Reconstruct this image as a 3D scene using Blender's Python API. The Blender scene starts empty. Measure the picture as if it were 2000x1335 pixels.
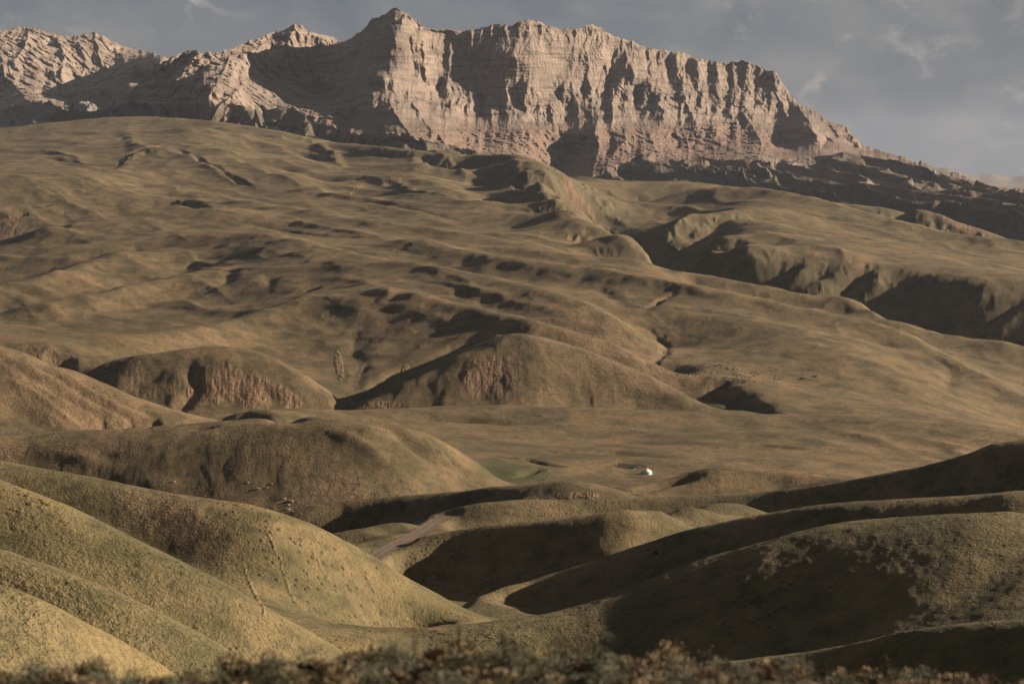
import bpy, math, random
import numpy as np
from mathutils import Vector

# ------------------------------------------------------------------ camera, world, sun
S = bpy.context.scene
QRES = 1.0             # mesh resolution factor
COL = S.collection
F = 3732.0          # focal length in pixels of the 2000 px wide photograph
HY = 330.0          # image row of the horizon
cam_d = bpy.data.cameras.new("camera"); cam = bpy.data.objects.new("camera", cam_d); COL.objects.link(cam)
cam_d.sensor_width = 36.0
cam_d.lens = F / 2000.0 * 36.0
cam_d.shift_y = -(667.5 - HY) / 2000.0
cam_d.clip_start = 0.1; cam_d.clip_end = 120000.0
cam.location = (0, 0, 0); cam.rotation_euler = (math.radians(90), 0, 0)
cam_d.dof.use_dof = True; cam_d.dof.focus_distance = 1400.0; cam_d.dof.aperture_fstop = 2.4
S.camera = cam

SUN_EL = math.radians(17.0)
SUN_AZ = math.radians(11.0)       # direction in plan, measured from +X (right) towards +Y (away)
sd = Vector((math.cos(SUN_EL)*math.cos(SUN_AZ), math.cos(SUN_EL)*math.sin(SUN_AZ), math.sin(SUN_EL)))
sun_d = bpy.data.lights.new("sun", 'SUN'); sun = bpy.data.objects.new("sun", sun_d); COL.objects.link(sun)
sun_d.energy = 5.0; sun_d.angle = math.radians(0.5); sun_d.color = (1.0, 0.85, 0.67)
sun.rotation_euler = sd.to_track_quat('Z', 'Y').to_euler()

W = bpy.data.worlds.new("World"); S.world = W; W.use_nodes = True
nt = W.node_tree; N = nt.nodes; L = nt.links; N.clear()
out = N.new('ShaderNodeOutputWorld'); bg = N.new('ShaderNodeBackground')
sky = N.new('ShaderNodeTexSky'); sky.sky_type = 'NISHITA'; sky.sun_disc = False
sky.sun_elevation = SUN_EL; sky.sun_rotation = math.radians(90.0) - SUN_AZ
sky.air_density = 1.0; sky.dust_density = 2.0
tc = N.new('ShaderNodeTexCoord'); mp = N.new('ShaderNodeMapping'); mp.inputs['Scale'].default_value = (1, 1, 1.7)
mp.inputs['Location'].default_value = (3.1, 0.4, 0.2)
L.new(tc.outputs['Generated'], mp.inputs['Vector'])
def wnoise(sc, det, ro, dist=0.0):
    n = N.new('ShaderNodeTexNoise'); n.inputs['Scale'].default_value = sc; n.inputs['Detail'].default_value = det
    n.inputs['Roughness'].default_value = ro; n.inputs['Distortion'].default_value = dist
    L.new(mp.outputs[0], n.inputs['Vector']); return n
def ramp(nodes, links, src, stops):
    r = nodes.new('ShaderNodeValToRGB'); e = r.color_ramp.elements
    while len(e) < len(stops): e.new(0.5)
    for i, (p, c) in enumerate(stops):
        e[i].position = p; e[i].color = c if len(c) == 4 else (*c, 1)
    links.new(src, r.inputs[0]); return r
n1 = wnoise(13.0, 10, 0.58, 0.4); n2 = wnoise(34.0, 10, 0.60, 0.6); n3 = wnoise(9.0, 3, 0.5)
# grey-blue cloud deck of two tones, with a few brighter wisps
deck = ramp(N, L, n1.outputs['Fac'], [(0.34, (0.70, 0.82, 1.08)), (0.5, (0.98, 1.06, 1.26)), (0.68, (1.50, 1.46, 1.52))])
wis = N.new('ShaderNodeMath'); wis.operation = 'MULTIPLY'
w1 = ramp(N, L, n2.outputs['Fac'], [(0.53, (0, 0, 0)), (0.70, (1, 1, 1))])
w2 = ramp(N, L, n3.outputs['Fac'], [(0.40, (0, 0, 0)), (0.56, (1, 1, 1))])
L.new(w1.outputs[0], wis.inputs[0]); L.new(w2.outputs[0], wis.inputs[1])
mx = N.new('ShaderNodeMixRGB'); mx.inputs[2].default_value = (2.5, 2.25, 2.15, 1)
L.new(wis.outputs[0], mx.inputs[0]); L.new(deck.outputs[0], mx.inputs[1])
m2 = N.new('ShaderNodeMixRGB'); m2.inputs[0].default_value = 0.92
L.new(sky.outputs[0], m2.inputs[1]); L.new(mx.outputs[0], m2.inputs[2])
L.new(m2.outputs[0], bg.inputs['Color']); bg.inputs['Strength'].default_value = 0.043
L.new(bg.outputs[0], out.inputs[0])

S.view_settings.view_transform = 'Standard'; S.view_settings.look = 'None'
S.view_settings.exposure = 1.66; S.view_settings.gamma = 1.0
S.cycles.max_bounces = 4; S.cycles.diffuse_bounces = 2; S.cycles.volume_bounces = 0
S.cycles.transparent_max_bounces = 8; S.cycles.use_denoising = True

# ------------------------------------------------------------------ helpers
rng = np.random.RandomState(7)
random.seed(7)
_perm = np.random.RandomState(3).permutation(4096)
_ang = np.random.RandomState(4).rand(4096) * 2 * np.pi
_gx = np.cos(_ang); _gy = np.sin(_ang)
def _h(ix, iy):
    return _perm[(_perm[ix & 4095] + iy) & 4095]
def perlin(x, y, seed=0):
    x = x + seed * 17.31; y = y + seed * 9.77
    ix = np.floor(x).astype(np.int64); iy = np.floor(y).astype(np.int64)
    fx = x - ix; fy = y - iy
    u = fx*fx*fx*(fx*(fx*6-15)+10); v = fy*fy*fy*(fy*(fy*6-15)+10)
    def g(dx, dy):
        h = _h(ix+dx, iy+dy); return _gx[h]*(fx-dx) + _gy[h]*(fy-dy)
    a = g(0,0); b = g(1,0); c = g(0,1); d = g(1,1)
    return ((a + u*(b-a)) + v*((c + u*(d-c)) - (a + u*(b-a)))) * 1.5
def fbm(x, y, o=4, seed=0, gain=0.5):
    s = 0; a = 1.0
    for i in range(o):
        s = s + a*perlin(x*2**i, y*2**i, seed+i); a *= gain
    return s
def ridged(x, y, o=4, seed=0, gain=0.5):
    s = 0; a = 1.0; w = 1.0
    for i in range(o):
        n = 1-np.abs(perlin(x*2**i, y*2**i, seed+i))*1.6
        n = np.clip(n, 0, 1)**1.6 * w
        s = s + a*n; w = np.clip(n*1.4, 0, 1); a *= gain
    return s
def gully(u, v, du, dv, freq, seed=0):
    """phase-aligned stripes running down the local slope direction (du,dv)."""
    x = u*freq; y = v*freq
    ix = np.floor(x).astype(np.int64); iy = np.floor(y).astype(np.int64)
    fx = x-ix; fy = y-iy
    ax = -dv; ay = du                        # across-slope
    num = 0; den = 0
    for i in (-1,0,1):
        for j in (-1,0,1):
            h = _h(ix+i+seed*31, iy+j+seed*57)
            ox = ((h*37)%101)/101.0; oy = ((h*71)%97)/97.0
            rx = fx-i-ox; ry = fy-j-oy
            d2 = rx*rx+ry*ry
            w = np.exp(-d2*2.2)
            num = num + w*np.cos((rx*ax+ry*ay)*2*np.pi + 0.0); den = den + w
    return num/den
def worley(x, y, seed=0):
    ix = np.floor(x).astype(np.int64); iy = np.floor(y).astype(np.int64); best = np.full(x.shape, 9.0); b2 = best.copy()
    for i in (-1,0,1):
        for j in (-1,0,1):
            h = _h(ix+i+seed*13, iy+j+seed*29); px = ix+i+((h*37)%101)/101.0; py = iy+j+((h*71)%97)/97.0
            d = (x-px)**2+(y-py)**2; b2 = np.minimum(b2, np.maximum(best, d)); best = np.minimum(best, d)
    return np.sqrt(best), np.sqrt(b2)
def sstep(a, b, x):
    t = np.clip((x-a)/(b-a), 0, 1); return t*t*(3-2*t)

def tag(o, label=None, cat=None, group=None, kind=None):
    if label: o['label'] = label
    if cat: o['category'] = cat
    if group: o['group'] = group
    if kind: o['kind'] = kind
    return o
def mesh_grid(name, P, mat, attrs=None):
    """P: (rows, cols, 3) array -> smooth quad sheet"""
    nr, nc = P.shape[:2]
    me = bpy.data.meshes.new(name)
    idx = np.arange(nr*nc).reshape(nr, nc)
    q = np.stack([idx[:-1,:-1], idx[:-1,1:], idx[1:,1:], idx[1:,:-1]], -1).reshape(-1, 4)
    me.vertices.add(nr*nc); me.vertices.foreach_set('co', P.astype(np.float32).ravel())
    me.loops.add(q.size); me.loops.foreach_set('vertex_index', q.astype(np.int32).ravel())
    me.polygons.add(len(q)); me.polygons.foreach_set('loop_start', np.arange(0, q.size, 4, dtype=np.int32))
    me.polygons.foreach_set('use_smooth', np.ones(len(q), dtype=bool))
    me.update(calc_edges=True)
    for k, a in (attrs or {}).items():
        at = me.attributes.new(k, 'FLOAT', 'POINT'); at.data.foreach_set('value', a.astype(np.float32).ravel())
    me.materials.append(mat)
    o = bpy.data.objects.new(name, me); COL.objects.link(o); return o
def mesh_py(name, verts, faces, mat, parent=None, smooth=False, mats=None, midx=None):
    me = bpy.data.meshes.new(name); me.from_pydata([tuple(v) for v in verts], [], faces)
    me.materials.append(mat)
    if smooth: me.polygons.foreach_set('use_smooth', np.ones(len(me.polygons), dtype=bool))
    me.update()
    o = bpy.data.objects.new(name, me); COL.objects.link(o)
    if parent: o.parent = parent
    return o

# ------------------------------------------------------------------ terrain control lines
# Hill crests, given as (px, py, distance[, visible face height in px]); each line also places
# a foot in front (face height, face slope) and a drop behind (distance ratio, px below).
LN = []
def crest(pts, front=None, back=None, step=36): LN.append((pts, front, back, step))
# near left spurs
crest([(-500,960,90),(-200,1090,93),(0,1176,95),(120,1215,97),(240,1272,101),(330,1322,104),(450,1400,108)], (90,.2), (.14,45), 30)
crest([(-500,960,207),(-200,1020,198),(0,1095,192),(100,1128,189),(200,1172,186),(320,1232,184),(430,1288,184),(520,1345,186),(650,1420,188)], (100,.3), (.16,60), 30)
crest([(-500,770,360),(-200,870,342),(0,945,330),(100,980,324),(200,1035,318),(330,1097,312),(450,1162,308),(560,1225,308),(650,1272,310),(750,1330,312)], (140,.3), (.12,50), 30)
crest([(-500,830,523),(-200,870,502),(0,915,488),(100,930,481),(200,952,474),(300,978,467),(400,990,460),(500,1013,453),(540,1030,452),(620,1062,456),(700,1095,462),(780,1125,470),(850,1157,487),(900,1192,492)],
      (140,.3), (.12,40), 30)
crest([(600,1265,365),(760,1246,385),(860,1222,425),(890,1205,450)])
crest([(-500,1480,40),(0,1560,40),(500,1640,40),(1200,1640,40),(2000,1560,40),(2800,1500,40)])
crest([(900,1480,150),(1300,1450,150),(1700,1400,150),(2200,1330,150)])
# near right hills
crest([(1000,1345,330),(1200,1325,325),(1400,1303,318),(1600,1275,312),(1700,1255,306),(1800,1237,300),(2000,1217,292),(2300,1200,285),(2800,1190,280)], (80,.35), (.08,40), 36)
crest([(800,1226,400),(900,1222,405),(1000,1207,412),(1100,1190,418),(1250,1137,428),(1375,1090,430),(1500,1055,429),(1600,1027,426),(1750,1010,420),(1925,1001,410),(2000,1003,406),(2300,1040,410),(2800,1080,400)], None, (.10,45), 30)
crest([(800,1252,388),(1000,1256,388),(1100,1290,382),(1300,1300,370),(1500,1295,360),(1700,1275,345),(2000,1240,325),(2300,1230,310)])
crest([(870,1192,536,8),(1000,1142,572,30),(1100,1120,577,45),(1220,1082,577,50),(1350,1042,571,50),(1500,1012,561,45),(1600,997,552,35),(1750,987,541,30),(1900,981,529,25),(2000,971,522,30),(2300,985,515,40),(2800,1000,505,40)], (60,.3), (.08,32), 30)
crest([(775,1069,668,60),(800,1057,674,75),(860,1043,678,85),(1000,1028,672,95),(1100,1022,666,80),(1240,1008,666,60),(1330,995,692,35),(1430,978,745,12)], (75,.7), (.035,16), 26)
crest([(877,1006,772,25),(915,992,776,35),(1000,982,780,35),(1200,978,788,30),(1425,972,785,30),(1550,962,775,45),(1665,945,765,60),(1830,910,752,90),(2000,865,735,110),(2300,850,720,110),(2800,870,700,110)], (45,.4), (.05,22), 30)
crest([(610,1056,715),(700,1035,720),(790,1017,735)], (24,.3), (.03,16), 26)
crest([(530,1024,850,6),(580,1003,855,34),(625,990,858,50),(665,986,860,52),(850,978,845,42),(1000,960,826,30),(1100,953,815,22),(1220,959,815,15)], (50,.6), (.05,16), 26)
# the dirt road's flat
crest([(700,1112,632),(730,1088,650),(770,1068,675),(810,1045,705),(840,1022,745),(862,1004,790)], None, None, 14)
crest([(640,1075,640),(690,1062,690),(760,1042,715)], None, None, 30)
crest([(1225,958,1000,5),(1320,933,1020,20),(1400,911,1030,42),(1500,917,1030,42),(1600,927,1020,35),(1665,944,1000,20),(1750,962,985,20)], (45,.3), (.05,22), 26)
# middle hills
crest([(-500,840,1010),(-200,855,1010),(0,868,1010),(90,872,1005),(250,866,1000),(450,857,995),(620,850,992),(720,842,995)], (135,.45), None, 36)
crest([(700,828,1012,120),(792,842,1012,110),(862,866,1020,80),(929,901,1040,40),(995,943,1060,8)], (90,.4), (.06,25), 26)
crest([(-500,840,1050),(-200,845,1050),(0,853,1050),(130,842,1060),(310,838,1070),(450,826,1070),(600,822,1062),(663,823,1052)], None, (.1,30), 40)
crest([(940,932,1080),(1000,950,1050),(1100,960,1020),(1200,966,1000)])
crest([(1000,925,1110),(1080,915,1140),(1262,927,1150),(1330,925,1140),(1150,940,1110),(1230,944,1100)], None, None, 30)
crest([(1040,893,1190),(1200,893,1200),(1350,900,1200),(1480,915,1160),(1600,925,1120)])
crest([(440,824,1330,4),(470,809,1340,14),(510,798,1350,20),(600,797,1380,20),(670,801,1400,20),(770,797,1420,20),(960,790,1450,25),(1100,794,1450,25),(1250,799,1450,25),(1500,808,1450,25),(1700,812,1430,25),(1850,826,1400,25),(2000,848,1370,25),(2300,880,1320,25),(2800,900,1300,30)], (25,.06), (.07,40), 36)
crest([(1200,860,1330),(1350,848,1350),(1500,845,1360)])
crest([(-500,450,1380),(-200,590,1370),(0,682,1350,150),(70,697,1345,140),(130,722,1340,110),(250,775,1330,60),(330,806,1320,28),(372,828,1310,8)], (150,.4), (.08,50), 26)
# stream valley behind the middle hills
crest([(100,830,1560),(400,825,1560),(700,822,1560),(1000,840,1560),(1250,835,1580),(1500,835,1590),(1700,850,1580),(2000,880,1560)])
crest([(100,752,1750,20),(165,733,1755,50),(203,704,1765,90),(301,690,1778,110),(400,676,1790,120),(490,683,1785,120),(542,702,1775,100),(612,740,1755,60),(665,772,1740,25),(692,800,1730,5)], (110,.42), (.03,18), 26)
crest([(670,802,1690,5),(760,757,1730,50),(860,705,1765,100),(950,666,1795,130),(1010,648,1805,140),(1100,668,1800,130),(1200,705,1780,90),(1300,750,1750,50),(1370,786,1720,20),(1410,806,1700,4)], (130,.42), (.03,16), 26)
crest([(780,560,2210,20),(900,592,2120,25),(1010,617,2030,25),(1100,640,1985,35),(1200,672,1960,35),(1270,705,1935,40),(1340,748,1890,30),(1395,790,1850,15)], (30,.3), (.03,14), 28)
# floor right of the spurs
crest([(1300,700,2050),(1400,745,1880),(1470,790,1760),(1500,806,1710)], None, None, 30)
crest([(1500,740,1950),(1620,770,1860),(1750,800,1760),(1900,825,1690)], None, None, 40)
crest([(252,656,1960,35),(395,634,2060,40),(490,611,2160,30),(560,586,2220,25),(623,566,2290,15)], (30,.25), (.03,10), 30)
crest([(-500,640,1900),(-200,660,1900),(0,665,1900),(100,690,1850)], None, None, 40)
crest([(38,606,2380,15),(101,584,2420,22),(210,567,2480,25),(315,544,2560,22),(385,524,2640,10)], (20,.22), (.03,9), 30)
crest([(-200,575,2500),(49,549,2600,15),(133,516,2700,20),(196,500,2780,20),(250,488,2850,12)], (18,.2), (.03,9), 30)
crest([(-500,530,2950),(-200,515,2950),(0,495,2950),(210,471,2980),(350,457,3000),(525,455,2900),(600,471,2780),(705,495,2620),(810,513,2500),(915,532,2400),(1030,553,2300),(1125,580,2220),(1195,614,2160),(1247,646,2120),(1290,688,2080)], (16,.2), (.03,8), 36)
crest([(845,469,2850),(915,490,2750),(1020,506,2640),(1205,529,2530),(1250,538,2500),(1362,559,2430),(1512,589,2360),(1662,619,2300),(1775,652,2250),(1850,694,2180),(1925,727,2120),(2000,772,2040),(2200,840,1960)], (26,.22), (.03,8), 36)
crest([(1300,600,2280),(1400,620,2240),(1560,650,2180),(1680,690,2080),(1800,760,1950)], None, None, 40)
crest([(700,425,3300),(850,448,3150),(950,460,3050),(1055,475,2950),(1090,489,2900),(1195,506,2830),(1300,530,2750)], (12,.15), (.03,6), 36)
crest([(1250,500,2850,15),(1325,526,2800,20),(1437,549,2740,25),(1587,572,2700,25),(1689,591,2660,25),(1737,624,2560,20),(1850,652,2500,20),(2000,675,2450,20),(2300,730,2400,20)], (20,.25), (.05,60), 30)
crest([(-500,500,3300),(-200,480,3300),(0,466,3300),(100,440,3320),(200,434,3350),(300,420,3400),(425,401,3450)], (14,.2), (.03,8), 36)
crest([(215,327,4300),(280,350,4050),(400,371,3850),(500,395,3650),(600,410,3480),(700,425,3320)], (16,.2), (.03,6), 36)
crest([(-500,400,3700),(-200,385,3700),(0,372,3750),(130,352,3850),(220,345,3950)], None, None, 40)
crest([(385,250,5300),(435,280,4950),(500,310,4600),(600,350,4150),(665,381,3850)], (18,.25), (.03,9), 30)
crest([(555,310,4650),(670,340,4350),(800,341,4250),(900,370,3950),(990,402,3650),(1060,430,3400)], (18,.25), (.03,9), 30)
crest([(650,279,5200),(740,285,5050),(820,295,4900),(850,320,4650),(920,360,4250),(960,390,3950)], (18,.25), (.03,12), 30)
crest([(-500,265,5900),(-200,255,5900),(0,249,5900),(60,243,5900),(180,232,5950),(300,229,5950),(420,236,5800),(540,253,5600),(650,274,5450),(750,284,5350),(830,291,5250),(900,301,5100)], (14,.12), (.04,25), 36)
crest([(915,303,4860),(950,291,4830),(1000,302,4700),(1045,322,4450),(1075,350,4150),(1100,385,3850),(1130,415,3600),(1160,443,3420),(1200,463,3280),(1240,477,3180),(1270,495,3060),(1292,515,2960)], (50,.45), (.04,60), 22)
crest([(0,300,4900),(100,285,5000),(200,270,5200),(350,290,4800)], None, None, 40)
# canyon floor
crest([(1120,470,4100),(1220,540,3600),(1300,600,3120),(1500,650,2880),(1700,690,2770),(2000,740,2600),(2300,790,2550)], None, None, 36)
# plateau to the right of the canyon
crest([(1330,505,3080,60),(1419,497,3060,90),(1452,520,3000,90),(1535,514,3020,100),(1572,524,3000,100),(1625,524,3000,110),(1715,521,3020,120),(1775,540,2980,120),(1835,562,2920,110),(1910,574,2880,110),(2000,585,2850,110),(2300,620,2800,100)], (100,.6), None, 26)
crest([(1300,440,3650,40),(1345,425,3700,40),(1390,415,3750,30)], (50,.5), (.03,10), 26)
crest([(1400,462,3350),(1500,470,3330),(1600,462,3400),(1750,490,3250),(1900,520,3150),(2100,550,3100)], None, None, 40)
crest([(1410,408,3850),(1480,425,3700),(1560,445,3550),(1610,458,3480)], None, (.02,5), 30)
crest([(1240,398,4350,60),(1330,372,4450,40),(1390,367,4400,20),(1500,367,4350),(1600,384,4200),(1700,412,4050),(1775,432,3950),(1850,455,3850),(2000,472,3750),(2300,500,3700)], (14,.2), (.05,45), 30)
# badlands behind the plateau
crest([(1130,345,5000),(1250,352,5000),(1360,352,4900),(1450,372,5000),(1600,395,5000),(1750,410,5000)], None, None, 40)
crest([(1700,440,4700,20),(1750,425,4700,30),(1790,411,4700,45),(1850,425,4680,40),(1900,445,4650,30),(1960,466,4620,5)], (40,.5), (.03,25), 22)
crest([(1150,400,5500),(1500,440,5500),(1650,470,5400),(1800,490,5300),(2000,510,5300),(2300,520,5200)], None, None, 40)
crest([(-500,262,6600),(-200,252,6600),(0,245,6600),(200,240,6600),(450,250,6500),(700,310,6200),(1000,370,5900),(1300,450,5900),(1700,500,6000),(2000,540,6000),(2500,560,6000)], None, None, 60)

def sample(pts, step):
    P = np.array([list(p)+[np.nan]*(4-len(p)) for p in pts], float)
    P[:,2] = np.log(P[:,2])
    out = []
    n = len(P)
    for i in range(n-1):
        p0 = P[max(i-1,0)]; p1 = P[i]; p2 = P[i+1]; p3 = P[min(i+2,n-1)]
        seg = math.hypot(p2[0]-p1[0], p2[1]-p1[1]); k = max(1, int(round(seg/(step if -60 < p1[0] < 2060 else 90))))
        for j in range(k):
            t = j/k
            c = 0.5*((2*p1)+(-p0+p2)*t+(2*p0-5*p1+4*p2-p3)*t*t+(-p0+3*p1-3*p2+p3)*t**3)
            out.append(c)
    out.append(P[-1]); return np.array(out)
pu = []; pv = []; pw = []; pm = []
for pts, front, back, step in LN:
    Q = sample(pts, step)
    for k, (px, py, v, fh) in enumerate(Q):
        pu.append(px/F); pv.append(v); pw.append(py); pm.append(1)
        D = math.exp(v); s2 = (py-HY)/F
        if front and k % 2 == 0:
            h = fh if fh == fh else front[0]; t = front[1]*1.1; s1 = s2+h/F
            if h > 3:
                D1 = (s2+t)/(s1+t)*D
                pu.append(px/F); pv.append(math.log(D1)); pw.append(py+h); pm.append(0)
        if back and k % 2 == 0:
            pu.append(px/F); pv.append(math.log(D*(1+back[0]))); pw.append(py+back[1]); pm.append(0)
pm = np.array(pm, bool); pu = np.array(pu); pv = np.array(pv); pw = np.array(pw)
# drop helper points that would demand a cliff next to a drawn crest
_D = np.exp(pv); _z = (HY-pw)/F*_D; keep = np.ones(len(pu), bool); prim = np.where(pm)[0]
for i in np.where(~pm)[0]:
    m = prim[(np.abs(pu[prim]-pu[i]) < 24/F) & (np.abs(np.log(_D[prim]/_D[i])) < .12)]
    h = np.hypot(_D[m]-_D[i], (pu[m]-pu[i])*_D[i])+.5
    if len(m) and np.max(np.abs(_z[m]-_z[i])/h) > (.8 if _D[i] < 2600 else 1.3): keep[i] = False
pu = pu[keep]; pv = pv[keep]; pw = pw[keep]
V0, V1 = math.log(36.0), math.log(6600.0)
cu = np.concatenate([np.linspace(-500, -60, 12)[:-1], np.linspace(-60, 2060, 214), np.linspace(2060, 2800, 20)[1:]])/F
cv = np.linspace(V0, V1, 340)
EPS = 0.006
def kern(r2):
    q = r2+EPS*EPS; return np.sqrt(q*np.sqrt(q))
n = len(pu)
A = kern((pu[:,None]-pu)**2 + (pv[:,None]-pv)**2)
# conditionally positive kernel -> negative sign for ridge regularisation
M = np.zeros((n+3, n+3)); M[:n,:n] = A - 0.00012*np.eye(n)
M[:n,n] = M[n,:n] = 1; M[:n,n+1] = M[n+1,:n] = pu; M[:n,n+2] = M[n+2,:n] = pv-6
sol = np.linalg.solve(M, np.concatenate([pw, [0,0,0]]))
G = np.zeros((len(cv), len(cu)))
for i, v in enumerate(cv):
    K = kern((cu[:,None]-pu)**2 + (v-pv)**2)
    G[i] = K @ sol[:n] + sol[n] + sol[n+1]*cu + sol[n+2]*(v-6)
print('rbf points', n)

def cubic_mat(src, dst):
    """interpolation matrix (Catmull-Rom) from sorted src knots to dst positions (knots may be uneven)"""
    M = np.zeros((len(dst), len(src)))
    i = np.clip(np.searchsorted(src, dst, side='right')-1, 0, len(src)-2)
    t = (dst-src[i])/(src[i+1]-src[i])
    w = [-.5*t+t*t-.5*t**3, 1-2.5*t*t+1.5*t**3, .5*t+2*t*t-1.5*t**3, -.5*t*t+.5*t**3]
    r = np.arange(len(dst))
    for k in range(4):
        np.add.at(M, (r, np.clip(i+k-1, 0, len(src)-1)), w[k])
    return M
fu = np.concatenate([np.linspace(-500, -60, int(60*QRES))[:-1], np.linspace(-60, 2060, int(1000*QRES)), np.linspace(2060, 2800, int(90*QRES))[1:]])/F
fv = np.linspace(V0, V1, int(2500*QRES))
PY = cubic_mat(cv, fv) @ G @ cubic_mat(cu, fu).T
U, V = np.meshgrid(fu, fv)

def visible_v(PYg, px, py, vmin=0, vmax=99):
    """log-distance of the first ground point met by the ray through (px, py)"""
    j = int(np.clip(np.searchsorted(fu, px/F), 1, len(fu)-1))
    col = PYg[:, j]
    ok = np.where((col <= py) & (fv >= vmin) & (fv <= vmax))[0]
    if len(ok) == 0: return None
    i = ok[0]
    if i == 0: return fv[0]
    a = (col[i-1]-py)/(col[i-1]-col[i]+1e-9) if col[i-1] > py else 1
    return fv[i-1] + np.clip(a, 0, 1)*(fv[i]-fv[i-1])

# ---- hand-drawn folds: (amplitude px, width px, [(px,py)...]); + raises a spur, - cuts a gully
def stroke(amp, w, pts, taper=True, sharp=False):
    vs = []
    for a, b in zip(pts[:-1], pts[1:]):
        k = max(1, int(math.hypot(b[0]-a[0], b[1]-a[1])/20))
        for j in range(k): vs.append((a[0]+(b[0]-a[0])*j/k, a[1]+(b[1]-a[1])*j/k))
    vs.append(pts[-1])
    Q = []
    for px, py in vs:
        v = visible_v(PY0, px, py)
        if v is not None: Q.append((px/F, v))
    if len(Q) < 2: return
    Q = np.array(Q)
    if len(Q) > 4:
        Q[1:-1,1] = (Q[:-2,1]+2*Q[1:-1,1]+Q[2:,1])/4
    if Q[:,1].mean() > 7.55 and not sharp: amp = amp*.45
    w = max(w, 1.9*abs(amp)); ww = w/F
    i0, i1 = np.searchsorted(fv, [Q[:,1].min()-4*ww, Q[:,1].max()+4*ww]); j0, j1 = np.searchsorted(fu, [Q[:,0].min()-4*ww, Q[:,0].max()+4*ww])
    if i1-i0 < 2 or j1-j0 < 2: return
    uu = U[i0:i1, j0:j1]; vv = V[i0:i1, j0:j1]
    uu = uu + perlin(uu*F/60, vv*F/60, 5)*ww*0.35
    best = np.full(uu.shape, 1e9); tt = np.zeros(uu.shape)
    m = len(Q)-1
    for k in range(m):
        a = Q[k]; d = Q[k+1]-a; l2 = d@d+1e-12
        t = np.clip(((uu-a[0])*d[0]+(vv-a[1])*d[1])/l2, 0, 1)
        r = (uu-a[0]-t*d[0])**2+(vv-a[1]-t*d[1])**2
        s = r < best; best = np.where(s, r, best); tt = np.where(s, (k+t)/m, tt)
    r = np.sqrt(best)/ww
    prof = np.exp(-(np.sqrt(r*r+.04)-.2)*1.6) if sharp else np.exp(-r*r)
    if taper: prof = prof*np.clip(np.sin(np.pi*(0.06+0.88*tt)), 0, 1)**0.6
    PY[i0:i1, j0:j1] -= 1.3*amp*prof
PY0 = PY.copy()
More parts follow.
